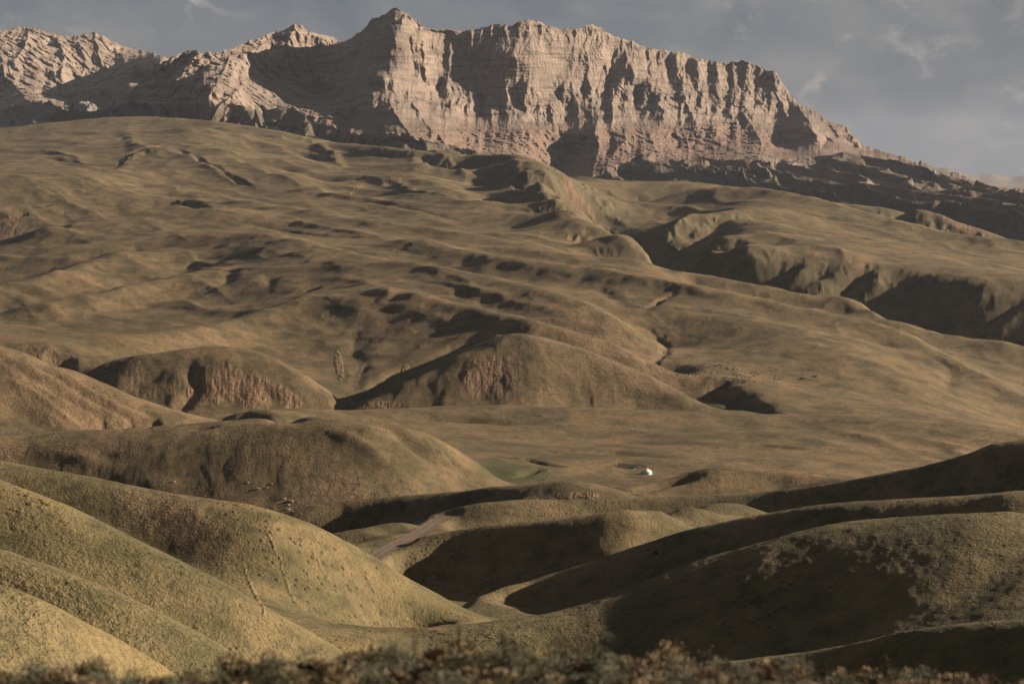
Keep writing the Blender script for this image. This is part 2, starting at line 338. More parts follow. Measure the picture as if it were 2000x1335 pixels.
STROKES = [
 # plateau folds
 (7,22,[(130,600),(210,575),(330,548),(420,520)]), (-6,18,[(110,625),(250,600),(390,570),(470,545)]),
 (-7,20,[(330,545),(345,525),(370,505),(430,500)]), (-9,16,[(405,560),(440,545),(460,520)]),
 (-6,14,[(570,575),(600,566),(620,560)]), (-7,14,[(530,560),(520,540)]),
 (4,26,[(625,565),(690,590),(720,640),(760,690)]), (6,20,[(640,540),(700,548),(760,570)]),
 (-5,22,[(740,600),(790,580),(820,560),(790,545)]), (-4.5,18,[(780,610),(820,600),(870,590)]),
 (-4,20,[(660,740),(680,700),(700,650),(720,620)]), (4,30,[(720,690),(790,640),(880,625)]),
 (-6,14,[(690,760),(705,720),(700,690)]), (3,24,[(560,620),(620,650),(670,700),(690,750)]),
 (-12,13,[(675,797),(730,760),(800,715),(870,690),(920,664)]),
 (-3.5,16,[(850,650),(930,640),(990,635),(1003,615)]), (6,16,[(880,556),(960,575),(1010,590)]),
 (-4,16,[(830,548),(880,560),(950,600)]),
 (-8,18,[(1160,560),(1200,580),(1220,600)]), (-9,9,[(1262,600),(1290,585),(1320,572)]),
 (-9,9,[(1235,630),(1270,645),(1298,660),(1303,680),(1280,700),(1262,712)]), (-8,9,[(1385,775),(1400,755),(1425,740)]),
 (-10,12,[(1390,770),(1430,780),(1480,795),(1500,806)]),
 (-8,18,[(1330,600),(1400,610),(1480,625)]), (-9,18,[(1520,650),(1600,655),(1650,670)]), (-8,16,[(1700,665),(1770,680)]),
 (-6,20,[(1640,700),(1700,710),(1740,740)]), (-9,16,[(1830,700),(1860,720),(1850,760)]), (6,24,[(1560,690),(1680,700),(1820,790)]),
 # upper left folds
 (-9,12,[(95,310),(130,315),(190,325)]), (9,16,[(60,300),(110,296),(150,310)]),
 (-10,14,[(265,372),(310,380),(350,378)]), (-12,14,[(290,400),(350,395),(420,405)]),
 (-8,7,[(440,340),(470,355),(490,362)]), (-6,6,[(345,290),(390,310),(440,340)]), (-5,6,[(215,330),(250,300),(320,285)]),
 (7,20,[(300,290),(380,310),(450,345),(520,370)]), (6,16,[(240,250),(270,300),(225,330)]),
 (-7,12,[(90,270),(150,262),(180,260)]), (-8,12,[(200,275),(250,268)]),
 (-8,16,[(60,420),(20,425),(-30,430)]), (-8,16,[(70,445),(110,440),(180,445)]), (-5,12,[(100,380),(200,365)]),
 (-6,12,[(450,430),(600,455),(760,470)]), (6,14,[(420,410),(600,440),(800,470)]), (-5,10,[(620,380),(760,400),(900,430)]),
 # dark badland slopes
 (-14,14,[(500,262),(560,270),(605,268)]), (-14,16,[(580,300),(620,310)]), (-16,16,[(690,300),(740,300),(790,305)]), (-14,16,[(820,300),(850,330)]),
 (9,12,[(610,275),(650,300),(665,325)]), (9,12,[(850,295),(890,330),(910,355)]), (-12,14,[(930,330),(960,350)]), (9,12,[(1000,310),(1020,350),(1090,400)]),
 (-12,12,[(1010,345),(1030,375)]), (-10,12,[(690,350),(720,345)]), (8,12,[(760,345),(800,375),(880,385)]),
 # canyon edge spurs
 (-16,16,[(1385,520),(1400,500),(1440,470)]), (-15,14,[(1480,545),(1530,530),(1560,515)]), (-15,14,[(1560,560),(1590,540),(1620,525)]),
 (-18,18,[(1620,572),(1660,560),(1700,530)]), (-20,20,[(1720,600),(1770,570),(1800,545)]), (-19,18,[(1810,628),(1850,600),(1900,570)]), (-16,16,[(1910,642),(1950,620),(1990,590)]),
 (9,12,[(1540,550),(1570,530)]), (12,14,[(1690,578),(1712,560),(1715,525)]), (10,14,[(1860,640),(1870,600)]),
 (-9,14,[(1395,440),(1430,420),(1480,425)]), (-8,14,[(1450,455),(1520,450),(1590,455)]), (-12,14,[(1300,500),(1350,480),(1400,455)]),
 (9,14,[(1290,470),(1330,440),(1380,415)]), (-10,14,[(1560,415),(1640,430),(1700,440)]),
 # slopes of the middle hills
 (-10,20,[(840,895),(780,850),(760,835)]), (6,16,[(780,925),(700,870),(640,848)]), (-5,12,[(930,935),(840,890),(760,850)]),
 (-3,30,[(240,930),(200,895),(170,880)]), (3,24,[(340,960),(150,890),(60,872)]), (5,60,[(440,905),(560,892),(640,880)]),
 (-14,18,[(445,815),(500,812),(580,820)]), (-6,12,[(370,838),(420,832)]),
 (-7,15,[(1360,874),(1430,872),(1490,868),(1560,876)]), (-5,22,[(1080,880),(1180,884),(1290,890)]), (-4,18,[(840,815),(960,822),(1040,828)]), (-5,20,[(1480,905),(1560,910),(1640,905)]), (4,26,[(1300,850),(1450,848),(1600,860),(1700,890)]), (4,22,[(1750,850),(1850,870),(1960,890)]), (3,22,[(1600,835),(1720,860),(1800,900)]), (-7,26,[(1120,880),(1200,880),(1300,890)]), (-6,20,[(800,815),(900,818),(1000,825)]),
 (-6,8,[(1030,895),(1060,905),(1095,910)]), (-6,8,[(915,890),(970,890),(1030,897)]), (-6,10,[(1010,930),(1050,915)]),
 # ribs on the orange slope, left
 (-4,9,[(0,700),(120,770),(240,838)]), (4,9,[(10,740),(60,760),(160,838)]), (-4,8,[(60,705),(180,780),(290,835)]), (5,8,[(130,735),(220,785),(330,830)]), (-9,10,[(1235,958),(1300,942),(1370,925)]), (-8,26,[(0,800),(60,810),(100,840)]), (-5,7,[(140,740),(260,800),(340,832)]),
 # scars
 (-4,26,[(930,780),(935,740),(960,715)]), (-4,22,[(985,770),(975,740),(990,710)]), (3,6,[(905,740),(915,725),(960,705),(1008,700)]),
 (-6,22,[(240,760),(290,740),(330,720)]), (-5,26,[(430,790),(470,760),(500,735)]), (-8,16,[(350,800),(380,760),(370,710)]), (4,14,[(330,790),(400,740)]), (-5,16,[(530,785),(520,755)]),
 (-14,14,[(90,712),(110,700),(130,690)]), (-12,10,[(180,728),(210,712),(240,700)]),
 # near hills
 (3,50,[(340,1000),(520,1060),(700,1180)]), (-3,40,[(560,1080),(700,1150),(800,1210)]),
 (-12,30,[(900,1080),(1000,1085),(1120,1080)]), (-8,36,[(1100,1060),(1250,1040)]), (3,60,[(1500,1060),(1450,1130),(1300,1220)]),
 (-3,60,[(1600,1100),(1500,1200),(1450,1270)]), (-4,60,[(1980,1060),(1930,1140),(1850,1200)]),
 (-9,30,[(1500,985),(1700,960),(1850,935)]), (-10,30,[(1950,940),(1990,920),(2100,870)]),
]
STROKES += [(a*.5 if w < 30 else a*.7, w*1.5, p, True, True) for a, w, p in [
 (4,26,[(420,400),(560,425),(700,452),(850,500),(1000,540)]), (4,26,[(600,440),(760,470),(900,500),(1100,530),(1250,560)]), (4,26,[(350,472),(500,482),(650,512),(760,542),(830,562)]),
 (4,22,[(720,400),(850,430),(1000,466),(1120,490)]), (4,24,[(1000,480),(1200,532),(1400,572),(1600,622)]), (3.5,24,[(0,480),(150,467),(300,457)]), (4,24,[(0,522),(120,507),(230,487)]),
 (4,24,[(0,562),(80,542),(200,512),(300,500)]), (4.5,28,[(60,612),(200,578),(330,552),(400,532)]), (5,30,[(150,642),(300,622),(450,600),(560,582)]), (4,22,[(250,312),(350,350),(500,386),(700,417),(860,452)]),
 (4,22,[(150,302),(260,332),(330,362),(430,402)]), (4,20,[(330,252),(420,292),(500,332),(620,372),(700,392)]), (4,26,[(1350,600),(1500,630),(1650,672),(1750,722)]), (4,22,[(1450,400),(1600,442),(1750,482),(1950,522)]),
 (4,22,[(1420,442),(1600,482),(1800,532),(1950,568)]), (4,18,[(430,250),(520,285),(640,330),(760,352)]), (3,18,[(100,262),(220,275),(340,300)]), (5,36,[(520,832),(700,880),(860,935)]), (5,36,[(600,826),(760,860),(930,925)]),
 (4,30,[(860,560),(960,580),(1080,610),(1200,660)]), (5,34,[(700,560),(800,600),(900,640)]), (4,26,[(1560,560),(1700,600),(1900,650)])]]
for st in STROKES: stroke(*st)

# ---- erosion: folds that follow the fall line, at image-constant scale
gv, gu = np.gradient(PY, fv[1]-fv[0], axis=0), np.gradient(PY, fu, axis=1)
SL = (HY-PY)/F + gv*(-1)/F
gx = -gu/F; gy = SL
def smooth(a, k):
    for ax in (0, 1):
        c = np.cumsum(np.concatenate([np.repeat(a.take([0], ax), k, ax), a, np.repeat(a.take([-1], ax), k, ax)], ax), ax)
        a = (c.take(range(2*k, c.shape[ax]), ax) - c.take(range(0, c.shape[ax]-2*k), ax))/(2*k)
    return a
mg = np.sqrt(gx*gx+gy*gy)+1e-6
steep = np.clip(mg/0.45, 0, 1)
dx = gx/(mg+.02); dy = gy/(mg+.02)
Dm = np.exp(V)
FAR = sstep(math.log(700), math.log(1500), V)
wu = U + 0.004*fbm(U*70, V*70, 3, 21); wv = V + 0.004*fbm(U*70, V*70, 3, 25)
e1 = gully(wu, wv, dx, dy, 30.0, 1)
e2 = gully(wu, wv, dx, dy, 75.0, 2)
e3 = gully(wu, wv, dx, dy, 170.0, 3)
PY -= (e1*1.5 + e2*0.7 + e3*0.25)*(0.12+steep)*(0.15+0.85*FAR)
PY -= (np.abs(fbm(U*24, V*24, 3, 11))*-2.4+0.6)*(0.4+.9*FAR)
flow = ridged((U+V)*17+.4*fbm(U*16, V*16, 2, 17), (U-V)*3.2, 3, 19, .4)-.8
PY -= flow*3.8*sstep(1900, 2400, Dm)*(1-sstep(5200, 6000, Dm))
PY -= fbm(U*160, V*160, 3, 15)*0.2
# canyon walls get sharper gullies
badl = sstep(3000, 4000, Dm)*sstep(1180/F-0.2587+0.1, 0.1, U)  # right of the spur
cany = np.exp(-((U*F-1000-(Dm*0)))**2*0)
RP = fbm(U*600, V*600, 2, 31)
rough_far = sstep(0.28, 0.6, mg)*sstep(2700, 3300, Dm)
PY -= (ridged(wu*110, wv*110, 3, 41)-0.8)*4.0*rough_far

XW = lambda px, D: (px-1000.0)/F*D
fx_grid = U*F
Z = (HY-PY)/F*Dm; X = (fx_grid-1000.0)/F*Dm; Y = Dm
# small tussock relief on the near hills (metres)
near = 1-sstep(math.log(900), math.log(1500), V)
Z += near*(fbm(X/7.0, Y/7.0, 3, 51)*0.11 + fbm(X/2.0, Y/2.0, 2, 55)*0.04)
PYf = HY - Z/Dm*F

ROAD = [(706,1112),(722,1096),(740,1080),(768,1064),(800,1050),(828,1034),(848,1018),(866,1008)]
def _road():
    c = []
    for px, py in ROAD:
        v = visible_v(PYf, px, py, math.log(590), math.log(860))
        if v is not None: D = math.exp(v); c.append(((px-1000)/F*D, D, (HY-py)/F*D))
    c = np.array(c); d = np.concatenate([[0], np.cumsum(np.hypot(np.diff(c[:,0]), np.diff(c[:,1])))]); t = np.linspace(0, d[-1], 90)
    c = np.stack([np.interp(t, d, c[:,k]) for k in range(3)], -1)
    for _ in range(60): c[1:-1] = (c[:-2]+2*c[1:-1]+c[2:])/4
    return c
RC = _road()
_i0, _i1 = np.searchsorted(fv, [math.log(RC[:,1].min()-25), math.log(RC[:,1].max()+25)])
_j0, _j1 = np.searchsorted(fu, [600/F, 960/F])
_xx = X[_i0:_i1,_j0:_j1]; _yy = Y[_i0:_i1,_j0:_j1]; _b = np.full(_xx.shape, 1e9); _hz = np.zeros(_xx.shape)
for q in RC:
    r = (_xx-q[0])**2+(_yy-q[1])**2; m_ = r < _b; _b = np.where(m_, r, _b); _hz = np.where(m_, q[2], _hz)
_w = np.exp(-(np.sqrt(_b)/6.5)**4); Z[_i0:_i1,_j0:_j1] = Z[_i0:_i1,_j0:_j1]*(1-_w)+_hz*_w
PYf = HY - Z/Dm*F
def ground(px, py, vmin=0, vmax=99):
    v = visible_v(PYf, px, py, vmin, vmax)
    if v is None: return None
    D = math.exp(v)
    return Vector(((px-1000)/F*D, D, (HY-py)/F*D))
def height(x, y):
    v = math.log(max(y, 37)); u = (x/y*F+1000)/F
    i = int(np.clip(np.searchsorted(fv, v)-1, 0, len(fv)-2)); j = int(np.clip(np.searchsorted(fu, u)-1, 0, len(fu)-2))
    a = np.clip((v-fv[i])/(fv[i+1]-fv[i]), 0, 1); b = np.clip((u-fu[j])/(fu[j+1]-fu[j]), 0, 1)
    return float((1-a)*((1-b)*Z[i,j]+b*Z[i,j+1]) + a*((1-b)*Z[i+1,j]+b*Z[i+1,j+1]))

# colour masks in plan: bare red soil, green flats, gravel
def blob(px, py, rx, ry, ang=0.0, wob=0.35, v=None, seed=0, edge=.25, dep=None):
    v = visible_v(PYf, px, py) if v is None else v
    if v is None: return 0
    j = int(np.clip(np.searchsorted(fu, px/F), 1, len(fu)-2))
    dp = dep or 0.10
    i0, i1 = np.searchsorted(fv, [v-1.5*dp, v+1.5*dp]); m = 2.2*max(rx, ry)
    j0, j1 = np.searchsorted(fu, [(px-m)/F, (px+m)/F])
    res = np.zeros_like(U); Uw = U[i0:i1, j0:j1]; Vw = V[i0:i1, j0:j1]
    if Uw.size == 0: return res
    a = (Uw*F-px); b = (PYf[i0:i1, j0:j1]-py); c, s = math.cos(ang), math.sin(ang)
    r = np.sqrt(((a*c+b*s)/rx)**2 + ((-a*s+b*c)/ry)**2) + wob*fbm(Uw*F/max(rx,8)*1.3+seed, Vw*F/max(rx,8)*0.35, 4, 61+seed)
    res[i0:i1, j0:j1] = (1-sstep(1-edge, 1+edge, r))*np.exp(-((Vw-v)/dp)**4)
    return res
soil = np.zeros_like(U); green = np.zeros_like(U)
for k, b in enumerate([(955,740,52,40,0,.22),(960,712,48,14,-.1,.3),(475,765,72,26,.45,.55),(400,770,40,12,.2,.7),(470,745,60,20,.3,.7),(735,793,60,7,0,.5),
                       (10,445,28,26,0,.5),(560,770,28,10,.6,.6),(770,352,14,5,0,.5),(970,385,16,7,-.5,.5),(690,372,12,5,-.5,.5),(1130,395,50,12,.95,.3),(1282,498,24,10,.8,.3),(1880,440,60,18,.6,.5),
                       (1125,968,40,5,0,.6),(662,715,7,26,-.2,.4),(790,725,6,12,.2,.5),(1600,576,6,4,0,.3)]):
    soil = np.maximum(soil, blob(*b[:6], seed=k, dep=0.07))
soil = np.maximum(soil, .45*np.maximum(blob(270,745,70,26,.3,.7,seed=33,dep=.07), blob(100,700,38,22,.3,.4,seed=34,dep=.07)))
soil *= np.clip(.8+.7*fbm(U*F/9, V*F/26, 4, 66), .3, 1)
for k, b in enumerate([(150,800,170,60,.5,.5),(330,1010,160,40,.5,.6),(660,955,90,28,0,.6),(90,880,120,14,0,.5),(1240,700,180,70,.5,.9)]):
    soil = np.maximum(soil, 0.38*blob(*b[:6], seed=40+k, edge=.6, dep=0.12))
for k, b in enumerate([(1010,922,75,20,.1,.4,1.0),(1430,795,60,12,.2,.4,.9),(1365,752,50,7,.45,.5,.6),(880,1190,90,30,.2,.4,.5),(560,1012,60,10,.1,.4,.7),(730,1070,60,14,-.5,.5,.5),(1240,660,30,16,0,.6,.4),(720,780,40,16,.5,.6,.4),(660,745,14,30,.2,.5,.5),(45,395,30,6,.5,.5,.4)]):
    green = np.maximum(green, b[6]*blob(*b[:6], seed=70+k, edge=.5, dep=0.14))
dark = np.maximum(blob(1228,910,34,5,0,.3,seed=90,dep=.05), .8*blob(1412,750,16,12,0,.6,seed=91,dep=.05))
for b in [(200,1070,130,50,.5,.7),(260,1150,200,40,.5,.8),(60,1040,70,50,.4,.7)]:
    pass
def line_mask(pts, w, wob=5):
    Q_ = [(p[0]/F, visible_v(PYf, *p)) for p in pts]; Q_ = np.array([q for q in Q_ if q[1] is not None]); w = w/F
    i0, i1 = np.searchsorted(fv, [Q_[:,1].min()-4*w, Q_[:,1].max()+4*w]); j0, j1 = np.searchsorted(fu, [Q_[:,0].min()-9*w, Q_[:,0].max()+9*w])
    res = np.zeros_like(U); uu = U[i0:i1,j0:j1]; vv = V[i0:i1,j0:j1]
    if uu.size == 0: return res
    uu = uu + perlin(uu*F/14, vv*F/22, 7)*wob/F; best = np.full(uu.shape, 1e9)
    for a, b in zip(Q_[:-1], Q_[1:]):
        d = b-a; t = np.clip(((uu-a[0])*d[0]+(vv-a[1])*d[1])/(d@d+1e-12), 0, 1); best = np.minimum(best, (uu-a[0]-t*d[0])**2+(vv-a[1]-t*d[1])**2)
    res[i0:i1,j0:j1] = np.exp(-best/(w*w)); return res
for pts in [[(430,1020),(470,1060),(480,1120),(505,1170),(515,1200)],[(520,1040),(545,1090),(560,1140),(580,1180)],[(610,1075),(640,1130)],[(300,1010),(340,1020),(410,1028),(460,1032)]]:
    soil = np.maximum(soil, .22*line_mask(pts, 2.4))
for pts in [[(225,332),(270,344),(330,352)],[(440,342),(490,362)],[(550,470),(700,500)]]:
    dark = np.maximum(dark, .3*line_mask(pts, 3))
lowflat = (1-steep)
slope_attr = mg

# ------------------------------------------------------------------ materials
def new_mat(name):
    m = bpy.data.materials.new(name); m.use_nodes = True
    nt = m.node_tree; b = nt.nodes['Principled BSDF']; b.inputs['Roughness'].default_value = 0.95
    b.inputs['Specular IOR Level'].default_value = 0.1
    return m, nt, b
def nnoise(nt, vec, sc, det=4, ro=.55, dist=0):
    n = nt.nodes.new('ShaderNodeTexNoise'); n.inputs['Scale'].default_value = sc; n.inputs['Detail'].default_value = det
    n.inputs['Roughness'].default_value = ro; n.inputs['Distortion'].default_value = dist
    nt.links.new(vec, n.inputs['Vector']); return n
def nattr(nt, name):
    a = nt.nodes.new('ShaderNodeAttribute'); a.attribute_name = name; return a
def nmix(nt, fac, a, b, mode='MIX'):
    m = nt.nodes.new('ShaderNodeMixRGB'); m.blend_type = mode
    for i, s in enumerate((fac, a, b)):
        if isinstance(s, (int, float)): m.inputs[i].default_value = s
        elif isinstance(s, tuple): m.inputs[i].default_value = (*s, 1)
        else: nt.links.new(s, m.inputs[i])
    return m.outputs[0]
def nmath(nt, op, a, b=None, c=None):
    m = nt.nodes.new('ShaderNodeMath'); m.operation = op
    for i, s in enumerate((a, b, c)):
        if s is None: continue
        if isinstance(s, (int, float)): m.inputs[i].default_value = s
        else: nt.links.new(s, m.inputs[i])
    return m.outputs[0]
def simple(name, col, rough=.8, metal=0.0, var=0.15, sc=8.0):
    m, nt, b = new_mat(name); b.inputs['Roughness'].default_value = rough; b.inputs['Metallic'].default_value = metal
    t = nt.nodes.new('ShaderNodeTexCoord'); n = nnoise(nt, t.outputs['Object'], sc, 4)
    r = ramp(nt.nodes, nt.links, n.outputs['Fac'], [(0.3, tuple(c*(1-var) for c in col)), (0.7, tuple(min(1, c*(1+var)) for c in col))])
    nt.links.new(r.outputs[0], b.inputs['Base Color']); return m

def grass_material():
    m, nt, b = new_mat("dry_grassland")
    g = nt.nodes.new('ShaderNodeNewGeometry'); pos = g.outputs['Position']
    big = nnoise(nt, pos, 1/160., 5, .6, .4); mid = nnoise(nt, pos, 1/28., 5, .62, .3); sm = nnoise(nt, pos, 1/4.5, 4, .68); ti = nnoise(nt, pos, 1/0.75, 3, .75)
    c = ramp(nt.nodes, nt.links, big.outputs['Fac'], [(0.34, (0.092,0.068,0.039)), (0.52, (0.118,0.084,0.047)), (0.68, (0.135,0.093,0.052))]).outputs[0]
    sy = nt.nodes.new('ShaderNodeSeparateXYZ'); nt.links.new(pos, sy.inputs[0]); mr = nt.nodes.new('ShaderNodeMapRange'); nt.links.new(sy.outputs['Y'], mr.inputs[0])
    mr.inputs[1].default_value = 350; mr.inputs[2].default_value = 1000; mr.inputs[3].default_value = 1; mr.inputs[4].default_value = 0
    c = nmix(nt, nmath(nt, 'MULTIPLY', mr.outputs[0], .8), c, nmix(nt, big.outputs['Fac'], (.104,.083,.040), (.140,.109,.054)))   # greener turf on the near hills
    c2 = ramp(nt.nodes, nt.links, mid.outputs['Fac'], [(0.38, (.62,.68,.66)), (0.55, (1.0,1.0,1.0)), (0.70, (1.22,1.14,1.05))]).outputs[0]
    c = nmix(nt, 1.0, c, c2, 'MULTIPLY')
    c3 = ramp(nt.nodes, nt.links, sm.outputs['Fac'], [(0.34, (.50,.56,.54)), (0.5, (1,1,1)), (0.68, (1.25,1.2,1.1))]).outputs[0]
    c = nmix(nt, .65, c, c3, 'MULTIPLY')
    c4 = ramp(nt.nodes, nt.links, ti.outputs['Fac'], [(0.36, (.60,.64,.64)), (0.5, (1,1,1)), (0.66, (1.25,1.2,1.12))]).outputs[0]
    c = nmix(nt, .6, c, c4, 'MULTIPLY')
    gr = nattr(nt, 'green'); c = nmix(nt, nmath(nt, 'MULTIPLY', gr.outputs['Fac'], .85), c, nmix(nt, mid.outputs['Fac'], (0.032,0.037,0.015), (0.059,0.059,0.025)))
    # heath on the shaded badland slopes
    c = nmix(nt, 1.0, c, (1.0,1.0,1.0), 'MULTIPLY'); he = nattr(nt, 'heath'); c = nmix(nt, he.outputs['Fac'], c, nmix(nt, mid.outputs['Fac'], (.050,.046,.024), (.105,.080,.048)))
    so = nattr(nt, 'soil'); sof = nmath(nt, 'MULTIPLY', so.outputs['Fac'], ramp(nt.nodes, nt.links, sm.outputs['Fac'], [(.30, (0.181,0.181,0.181)), (.52, (1,1,1))]).outputs[0])
    c = nmix(nt, sof, c, nmix(nt, mid.outputs['Fac'], (0.108,0.065,0.040), (0.155,0.095,0.062)))
    c = nmix(nt, nmath(nt, 'MULTIPLY', nattr(nt, 'dark').outputs['Fac'], .85), c, (.016,.010,.008))
    # low dark shrubs dotted over parts of the slopes
    vo = nt.nodes.new('ShaderNodeTexVoronoi'); vo.inputs['Scale'].default_value = .42; nt.links.new(pos, vo.inputs['Vector'])
    dot = ramp(nt.nodes, nt.links, vo.outputs['Distance'], [(.16, (1,1,1)), (.30, (0,0,0))]).outputs[0]
    dm_ = nnoise(nt, pos, 1/38., 4, .7); dmr = ramp(nt.nodes, nt.links, dm_.outputs['Fac'], [(.47, (0,0,0)), (.58, (1,1,1))]).outputs[0]
    dots = nmath(nt, 'MULTIPLY', dot, dmr)
    c = nmix(nt, nmath(nt, 'MULTIPLY', dots, .6), c, (.026,.027,.012))
    gvl = nattr(nt, 'gravel'); c = nmix(nt, gvl.outputs['Fac'], c, nmix(nt, sm.outputs['Fac'], (0.103,0.085,0.067), (0.155,0.129,0.103)))
    nt.links.new(c, b.inputs['Base Color'])
    bu = nt.nodes.new('ShaderNodeBump'); bu.inputs['Strength'].default_value = .75; bu.inputs['Distance'].default_value = 1.0
    h = nmath(nt, 'ADD', nmath(nt, 'MULTIPLY', ti.outputs['Fac'], .75), nmath(nt, 'MULTIPLY', sm.outputs['Fac'], .7))
    h = nmath(nt, 'ADD', h, nmath(nt, 'MULTIPLY', mid.outputs['Fac'], .8))
    h = nmath(nt, 'ADD', h, nmath(nt, 'MULTIPLY', nmath(nt, 'MULTIPLY', so.outputs['Fac'], sm.outputs['Fac']), 5.0))
    h = nmath(nt, 'ADD', h, nmath(nt, 'MULTIPLY', dots, .5))
    nt.links.new(h, bu.inputs['Height']); nt.links.new(bu.outputs[0], b.inputs['Normal'])
    return m
def rock_material():
    m, nt, b = new_mat("sandstone")
    g = nt.nodes.new('ShaderNodeNewGeometry'); pos = g.outputs['Position']
    mpn = nt.nodes.new('ShaderNodeMapping'); mpn.inputs['Scale'].default_value = (.25, .25, 3.2); nt.links.new(pos, mpn.inputs['Vector'])
    st = nnoise(nt, mpn.outputs[0], 1/55., 5, .6, .3)
    big = nnoise(nt, pos, 1/300., 4, .6, .3); mid = nnoise(nt, pos, 1/40., 5, .65, .4)
    mpv = nt.nodes.new('ShaderNodeMapping'); mpv.inputs['Scale'].default_value = (1.5, 1.5, .25); nt.links.new(pos, mpv.inputs['Vector'])
    ve = nnoise(nt, mpv.outputs[0], 1/22., 5, .65, .6)
    c = ramp(nt.nodes, nt.links, big.outputs['Fac'], [(.36, (0.123,0.096,0.077)), (.62, (0.180,0.140,0.112))]).outputs[0]
    c = nmix(nt, .8, c, ramp(nt.nodes, nt.links, st.outputs['Fac'], [(.36, (.60,.57,.56)), (.5, (1,1,1)), (.64, (1.18,1.13,1.08))]).outputs[0], 'MULTIPLY')
    c = nmix(nt, .7, c, ramp(nt.nodes, nt.links, ve.outputs['Fac'], [(.36, (.66,.64,.63)), (.52, (1,1,1)), (.68, (1.12,1.1,1.08))]).outputs[0], 'MULTIPLY')
    re = nattr(nt, 'redbed'); c = nmix(nt, re.outputs['Fac'], c, nmix(nt, st.outputs['Fac'], (0.093,0.061,0.046), (0.158,0.104,0.081)))
    tl = nattr(nt, 'talus'); c = nmix(nt, tl.outputs['Fac'], c, nmix(nt, mid.outputs['Fac'], (0.047,0.038,0.025), (0.095,0.073,0.054)))
    gvl = nattr(nt, 'gravel'); c = nmix(nt, gvl.outputs['Fac'], c, (0.139,0.117,0.099))
    nt.links.new(c, b.inputs['Base Color'])
    bu = nt.nodes.new('ShaderNodeBump'); bu.inputs['Strength'].default_value = .8; bu.inputs['Distance'].default_value = 1.0
    h = nmath(nt, 'ADD', nmath(nt, 'MULTIPLY', ve.outputs['Fac'], 14.0), nmath(nt, 'MULTIPLY', st.outputs['Fac'], 8.0))
    h = nmath(nt, 'ADD', h, nmath(nt, 'MULTIPLY', mid.outputs['Fac'], 12.0))
    nt.links.new(h, bu.inputs['Height']); nt.links.new(bu.outputs[0], b.inputs['Normal'])
    return m
M_GRASS = grass_material(); M_ROCK = rock_material()

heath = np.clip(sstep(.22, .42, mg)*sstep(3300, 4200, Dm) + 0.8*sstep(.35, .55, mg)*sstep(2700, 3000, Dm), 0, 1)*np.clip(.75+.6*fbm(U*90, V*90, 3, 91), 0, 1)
gravel = sstep(6050, 6250, Dm)
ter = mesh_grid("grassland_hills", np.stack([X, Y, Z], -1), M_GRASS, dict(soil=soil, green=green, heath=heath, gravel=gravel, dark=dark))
tag(ter, 'rolling dry grass hills and folded plateau below the cliffs', kind='structure')

# ------------------------------------------------------------------ sandstone massif: relief surface with its own depths
SKY = [(-300,75),(-200,66),(-60,60),(0,60),(30,54),(60,52),(80,58),(110,68),(150,71),(185,62),(210,76),(240,90),(260,96),(300,104),(325,111),(345,107),(360,100),(380,97),(400,100),(420,104),(450,95),(470,88),(485,80),(500,76),(515,68),(530,64),(550,60),(560,56),(575,47),(590,50),(600,58),(620,66),(640,68),(660,77),(672,84),(690,70),(705,60),(720,45),(728,36),(750,30),(765,18),(775,15),(790,24),(808,36),(825,53),(850,58),(880,58),(900,61),(950,53),(970,48),(1000,49),(1020,40),(1035,38),(1055,43),(1075,52),(1100,57),(1128,56),(1145,49),(1155,47),(1170,52),(1185,62),(1200,72),(1215,73),(1235,80),(1260,92),(1300,98),(1335,103),(1360,112),(1385,118),(1420,122),(1440,120),(1457,118),(1475,126),(1500,136),(1515,140),(1525,155),(1540,180),(1555,198),(1565,205),(1580,208),(1600,222),(1620,236),(1650,245),(1665,262),(1690,287),(1710,290),(1730,298),(1755,305),(1770,307),(1785,318),(1800,313),(1820,330),(1840,335),(1870,337),(1885,345),(1900,352),(1950,365),(2000,369),(2300,374)]
BOT = [(-300,300),(0,300),(400,300),(600,330),(800,345),(1000,370),(1100,400),(1300,430),(1400,430),(1700,470),(2000,520),(2300,540)]
